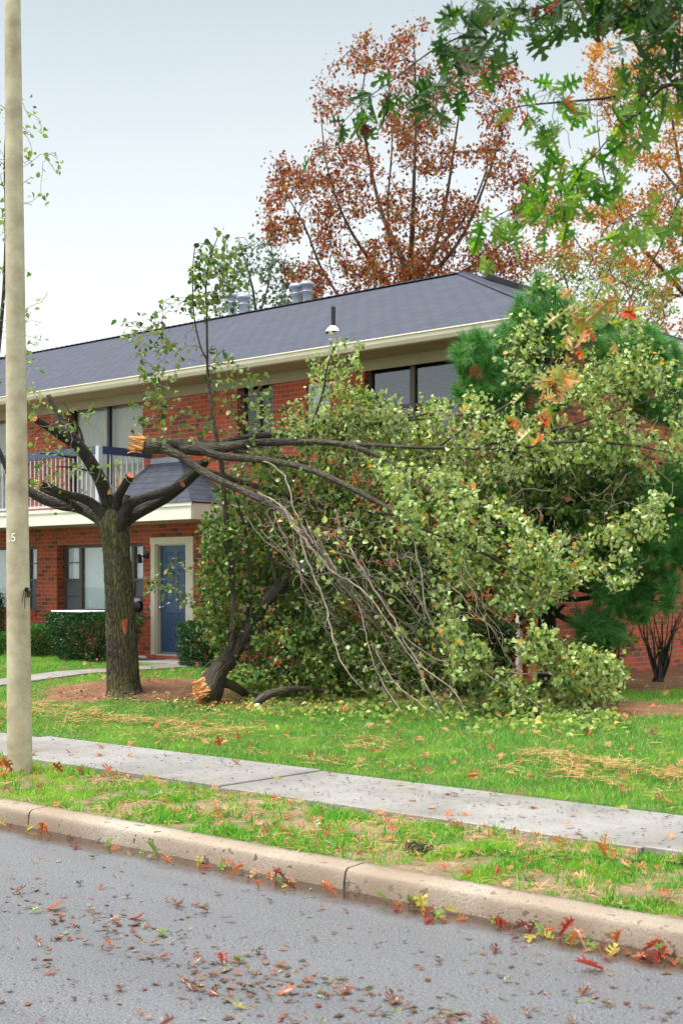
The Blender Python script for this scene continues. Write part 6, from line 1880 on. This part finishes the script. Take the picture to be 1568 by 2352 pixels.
x, y, g = cover(26000, K1, S0, 312)
keep = g.uniform(size=len(x)) < .10 + .35 * (fbm(x * 1.6, y * 3, 8, 3) > .53)
p = gpts(x[keep], y[keep]); p[:, 2] += g.uniform(.004, .04, len(p))
ang = g.uniform(0, 6.3, len(p)); ax = np.stack([np.cos(ang), np.sin(ang), g.normal(size=len(p)) * .1], 1)
nr = g.normal(size=(len(p), 3)) * .3; nr[:, 2] = 1
m = MB(); place(m, p, ax, nr, g.uniform(.04, .11, len(p)), NS)
tag(m.build('dry_grass', 'straw'), 'dry straw-coloured grass and needles among the verge tufts', 'dry grass', None, 'stuff')
# leaves lying about
x, y, g = cover(620, S1 + .05, 15, 313)
pts = gpts(x, y); pts[:, 2] += .035
k = ~bare(x, y); pts = pts[k]
flat_leaves('lawn_leaf_litter', pts, (.045, .10), OAKFLAT, 'litter', 'red, orange and tan leaves scattered over the lawn', 'fallen leaves', g, tilt=.6)
x, y, g = cover(420, K1 + .02, S0, 314)
pts = gpts(x, y); pts[:, 2] += .018
flat_leaves('verge_leaf_litter', pts, (.04, .09), OAKFLAT, 'litter', 'brown and orange leaves caught in the verge grass', 'fallen leaves', g, tilt=.55)
x, y, g = cover(70, S0 + .05, S1 - .03, 315)
flat_leaves('sidewalk_leaf_litter', gpts(x, y, .172), (.05, .10), OAKFLAT, 'litter', 'a few brown and orange leaves stuck to the sidewalk', 'fallen leaves', g, lift=.004, tilt=.15)
g = np.random.default_rng(316)
us = g.uniform(560, 1440, 900); vs = 1625 + (us - 560) / 880 * 28 + g.normal(size=900) * 16 + 12 * (us > 1080)
pts = np.array([onG(a_, b_) for a_, b_ in zip(us, np.clip(vs, 1600, 1700))]); pts[:, 2] += .035
flat_leaves('fallen_pear_leaves', pts, (.05, .085), OV, 'pear', 'loose pale green leaves on the grass along the front of the fallen crown', 'fallen leaves', g, tilt=.8)
x, y, g = cover(5200, S0 + .03, S1 - .03, 317)
keep = g.uniform(size=len(x)) < .22 + 1.2 * np.clip(fbm(x * .8, y * 1.5, 33, 3) - .47, 0, 1) * 4 * (y > 7.9)
SP = [(np.array([(-.25, 0, 0), (.25, .1, .1), (.3, 1, 0), (-.2, .8, .15)]), [np.array([(0, 1, 2, 3)])]), (np.array([(-.08, 0, 0), (.08, 0, .05), (.1, 1.6, 0), (-.05, 1.5, .05)]), [np.array([(0, 1, 2, 3)])])]
flat_leaves('sidewalk_bark_bits', gpts(x[keep], y[keep], .174), (.009, .032), SP, 'debris', 'small dark bits of bark and twig strewn over the sidewalk', 'debris', g, lift=.003, tilt=.2)
# road litter, in drifts
def road_cover(n, seed):
    g = np.random.default_rng(seed)
    u = g.uniform(-250, 1820, n); v = g.uniform(1900, 2450, n)
    d = RT[None] * (u - 784)[:, None] + FW[None] * F + UP[None] * (HZ - v)[:, None]
    p = ORG + d * (-EYE / d[:, 2])[:, None]
    ok = p[:, 1] < K0 - .02
    return p[ok], u[ok], v[ok], g
DC = []
for u_, v_, lx_, ly_, a_ in ((90, 2075, .9, .12, .9), (250, 2130, .8, .16, .9), (380, 2225, .7, .12, .8), (450, 2165, .3, .08, .6), (640, 2235, .6, .10, .8), (900, 2310, .9, .10, .8), (560, 2305, .5, .08, .5), (330, 2065, .5, .07, .6), (1330, 2290, .4, .05, .4), (780, 2160, .4, .05, .35)):
    d_ = ray(u_, v_); q_ = ORG + d_ * (-EYE / d_[2]); DC.append((q_, lx_, ly_, a_))
def drift(p):
    n_ = fbm(p[:, 0] * 3.1 + 2, p[:, 1] * 6 + 1, 44, 3)
    t_ = np.zeros(len(p))
    for q_, lx_, ly_, a_ in DC:
        t_ = np.maximum(t_, a_ * np.exp(-((p[:, 0] - q_[0]) / lx_) ** 2 - ((p[:, 1] - q_[1]) / ly_) ** 2))
    return .5 + np.clip(t_ * (n_ * 2.4 - .55), 0, 1) * .5
p, u, v, g = road_cover(9500, 318)
keep = g.uniform(size=len(p)) < .07 + np.clip((drift(p) - .50) * 5, 0, 1) * .48
flat_leaves('road_leaf_scraps', p[keep], (.018, .05), OAKFLAT + SP, 'wetlitter', 'small wet brown and green leaf scraps pressed on the road', 'leaf scraps', g, lift=.003, tilt=.08)
p, u, v, g = road_cover(1500, 319)
keep = g.uniform(size=len(p)) < .025 + np.clip((drift(p) - .52) * 5, 0, 1) * .7
flat_leaves('road_leaf_litter', p[keep][:230], (.035, .075), OAKFLAT, 'wetlitter', 'wet flattened leaves in drifts across the road', 'fallen leaves', g, lift=.005, tilt=.12)
p, u, v, g = road_cover(3000, 320)
flat_leaves('road_grit', p, (.004, .013), SP, 'debris', 'dark grit and twig bits on the wet road', 'grit', g, lift=.002, tilt=.2)
x = np.random.default_rng(321).uniform(-13, -2.5, 420); g = np.random.default_rng(322)
y = K0 - .012 - np.abs(g.normal(size=420)) * .045
flat_leaves('gutter_grit', gpts(x, y, .004), (.006, .022), SP + OAKFLAT, 'debris', 'dark leaf crumbs packed along the foot of the kerb', 'grit', g, lift=.003, tilt=.3)

g = np.random.default_rng(325)
us = np.concatenate([g.normal(480, 38, 240), g.normal(590, 40, 90), g.uniform(180, 520, 160)]); vs = np.concatenate([g.normal(1618, 9, 240), g.normal(1632, 6, 90), g.normal(1612, 14, 160)])
pts = np.array([onG(a_, b_) for a_, b_ in zip(us, vs)]); pts[:, 2] += .012
flat_leaves('wood_chips', pts, (.012, .04), SP, 'torn', 'pale splinters and wood chips on the bare soil by the torn trunk', 'wood chips', g, tilt=.5)
us = g.uniform(140, 500, 700); vs = g.normal(1610, 17, 700)
pts = np.array([onG(a_, b_) for a_, b_ in zip(us, vs)]); pts[:, 2] += .004
flat_leaves('mulch', pts, (.012, .045), SP, 'debris', 'dark bark crumbs over the bare mound around the trunk', 'mulch', g, tilt=.4)

# ---- separate leaves that can be picked out in the gutter and on the road
LC = dict(red=(.32, .035, .018), orange=(.46, .125, .03), yellow=(.50, .42, .06), green=(.16, .30, .05), brown=(.16, .055, .03), tan=(.46, .24, .12))
protos = {}
for cn, cc in LC.items():
    MAT['leaf_' + cn] = mat_leaf('fallen_leaf_' + cn, [(0, cc), (1, cc)], tuple(min(1, c_ * 1.3 + .05) for c_ in cc), .32, .3, (40, tuple(c_ * .55 for c_ in cc)))
    for k, (cu, fo, tw) in enumerate(((.35, .5, .3), (-.55, .2, -.4), (.9, .9, 0), (-.2, .9, .6))):
        tv, tf = oak(cu, fo, tw)
        tv = tv.copy(); tv[:, 1] -= .4
        m_ = MB(); m_.add(tv, tf[0], uvs=tv[tf[0]][:, :, :2], smooth=True)
        me_o = m_.build('fallen_leaf', 'leaf_' + cn)
        protos[(cn, k)] = me_o.data
        bpy.data.objects.remove(me_o)
g = np.random.default_rng(330)
cols = list(LC)
CURL = ['curled', 'flat', 'rolled', 'folded']
def side_of(u):
    return 'far left' if u < 330 else 'left of centre' if u < 760 else 'right of centre' if u < 1180 else 'far right'
def put_leaf(p, s_, cn, where, group, stand=.35):
    k_ = int(g.integers(0, 4))
    if where == 'road' and k_ == 2: k_ = 1
    me = protos[(cn, k_)]
    o_ = bpy.data.objects.new('fallen_leaf', me); col.objects.link(o_)
    o_.scale = (s_, s_, s_)
    o_.rotation_euler = (g.normal() * stand, g.normal() * stand, g.uniform(0, 6.28))
    zmin = min((o_.rotation_euler.to_matrix() @ (v.co * s_)).z for v in me.vertices)
    o_.location = (float(p[0]), float(p[1]), float(p[2]) - zmin + .003)
    q_ = np.array(p) - ORG; Zq = q_ @ FW; uq = 784 + q_ @ RT / Zq * F
    size_ = 'small' if s_ < .075 else 'large' if s_ > .10 else 'middling'
    if where == 'gutter': pl = 'in the wet gutter, ' + side_of(uq)
    elif where == 'road': pl = ('near the kerb, ' if Zq > 7.4 else 'further out, ' if Zq > 6.2 else 'bottom edge, ') + side_of(uq)
    elif where == 'verge': pl = 'on the verge grass, ' + side_of(uq)
    else: pl = 'on the lawn, ' + side_of(uq)
    tag(o_, '%s %s %s oak leaf %s%s' % (size_, CURL[k_], cn, 'on the road ' if where == 'road' else '', pl), 'leaf', group)
GUT = [(20, 1), (45, 3), (95, 2), (130, 4), (165, 2), (195, 3), (250, 3), (285, 2), (335, 2), (365, 3), (400, 2), (430, 2), (495, 3), (515, 4), (545, 2), (600, 3), (615, 2), (660, 4), (690, 5), (735, 2), (785, 1),
       (905, 2), (930, 1), (960, 3), (985, 3), (1020, 4), (1040, 6), (1065, 6), (1085, 3), (1160, 2), (1190, 4), (1230, 3), (1255, 5), (1280, 5), (1310, 4), (1345, 4), (1375, 4), (1400, 3), (1430, 4), (1470, 3), (1500, 4), (1530, 4), (1555, 3), (1600, 4), (-40, 4)]
for u_, c_ in GUT:
    for q in range(max(1, int(c_ * .8))):
        base = onY(u_ + g.normal() * 12, 1888, K0)
        yy_ = K0 - .06 - abs(g.normal()) * .10
        cn = cols[int(g.choice(6, p=[.12, .19, .12, .20, .20, .17]))]
        put_leaf((base[0], yy_, 0.0), g.uniform(.045, .10), cn, 'gutter', 'oak leaves in the gutter', .27)
p, u, v, g2 = road_cover(260, 331)
dk = drift(p); p = np.vstack([p[dk > .56], p[dk <= .56][:14]])
for q in p[:28]:
    cn = cols[int(g.choice(6, p=[.20, .20, .04, .12, .34, .10]))]
    put_leaf(q, g.uniform(.045, .085), cn, 'road', 'oak leaves on the road', .10)
for u_, v_, cn, sz in ((1345, 2232, 'red', .14), (1135, 2190, 'brown', .07), (1390, 2205, 'orange', .12), (1520, 2195, 'tan', .10), (85, 2098, 'green', .07), (120, 2090, 'orange', .12), (590, 1955, 'red', .10), (508, 2210, 'red', .08)):
    d_ = ray(u_, v_); q = ORG + d_ * (-EYE / d_[2])
    if q[1] < K0: put_leaf(q, sz, cn, 'road', 'oak leaves on the road', .12)
for u_, v_, cn in ((1165, 1880, 'orange'), (1230, 1875, 'red'), (1290, 1920, 'tan'), (1285, 1955, 'orange'), (1380, 1985, 'orange'), (1250, 1900, 'orange'), (1080, 1800, 'orange'), (945, 1770, 'red'), (250, 1790, 'orange'), (130, 1785, 'red'), (90, 1800, 'orange'), (4, 1782, 'orange'), (10, 1776, 'tan'), (16, 1786, 'brown'), (2, 1775, 'red'), (12, 1790, 'orange'), (1430, 1810, 'tan'), (1350, 1700, 'red'), (1500, 1700, 'brown'), (505, 1728, 'red'), (760, 1762, 'red'), (1330, 1905, 'yellow')):
    q = onG(u_, v_)
    q[2] += .035
    if K1 < q[1] < S0: put_leaf(q, g.uniform(.09, .13), cn, 'verge', 'oak leaves on the verge', .45)
    elif q[1] > S1: put_leaf(q, g.uniform(.09, .13), cn, 'lawn', 'oak leaves on the lawn', .45)

# ---- rusty chain lying in the verge
m = MB()
z6b = lambda a_, b_: onG(898.3 + a_ * .4271, 1878.3 + b_ * .4271)
cp = [z6b(*q) for q in ((150, 200), (230, 222), (330, 214), (440, 206), (520, 198), (560, 200), (620, 225), (700, 242), (800, 236), (900, 236), (1000, 240), (1100, 240), (1200, 248), (1300, 255), (1400, 258), (1500, 266), (1620, 268), (1760, 285))]
cpp = smooth_path([[*q, 1] for q in cp], .005)[:, :3]
L_ = np.concatenate([[0], np.cumsum(np.linalg.norm(np.diff(cpp, axis=0), axis=1))])
def link(m_, c_, d_, flip, ln=.023, wd=.012, rw=.0026):
    d_ = unit(d_); sd = unit(np.cross(d_, [0, 0, 1.0])); upv = np.cross(sd, d_)
    if flip: sd, upv = upv, -sd
    t_ = np.linspace(0, 2 * math.pi, 15)
    q_ = c_ + np.cos(t_)[:, None] * d_ * ln + np.sin(t_)[:, None] * sd * wd
    m_.tube(q_, rw, 6, False)
k = 0; s_ = 0
while s_ < L_[-1]:
    i_ = min(int(np.searchsorted(L_, s_)), len(cpp) - 2)
    c_ = cpp[i_] + [0, 0, .020 + .006 * math.sin(k * .9)]
    link(m, c_, cpp[i_ + 1] - cpp[i_], k % 2 == 1)
    s_ += .033; k += 1
pc = z6b(140, 195)
g = np.random.default_rng(340)
for k in range(26):
    th = k * .55
    c_ = pc + np.array([math.cos(th) * (.035 + .0025 * k), math.sin(th) * (.03 + .0015 * k), .02 + g.uniform(0, .035)])
    link(m, c_, np.array([-math.sin(th), math.cos(th), g.normal() * .3]), k % 2 == 1)
ch = m.build('chain', 'chain', None, pc)
tag(ch, 'rusty dark iron chain trailing through the verge grass near the kerb', 'chain')
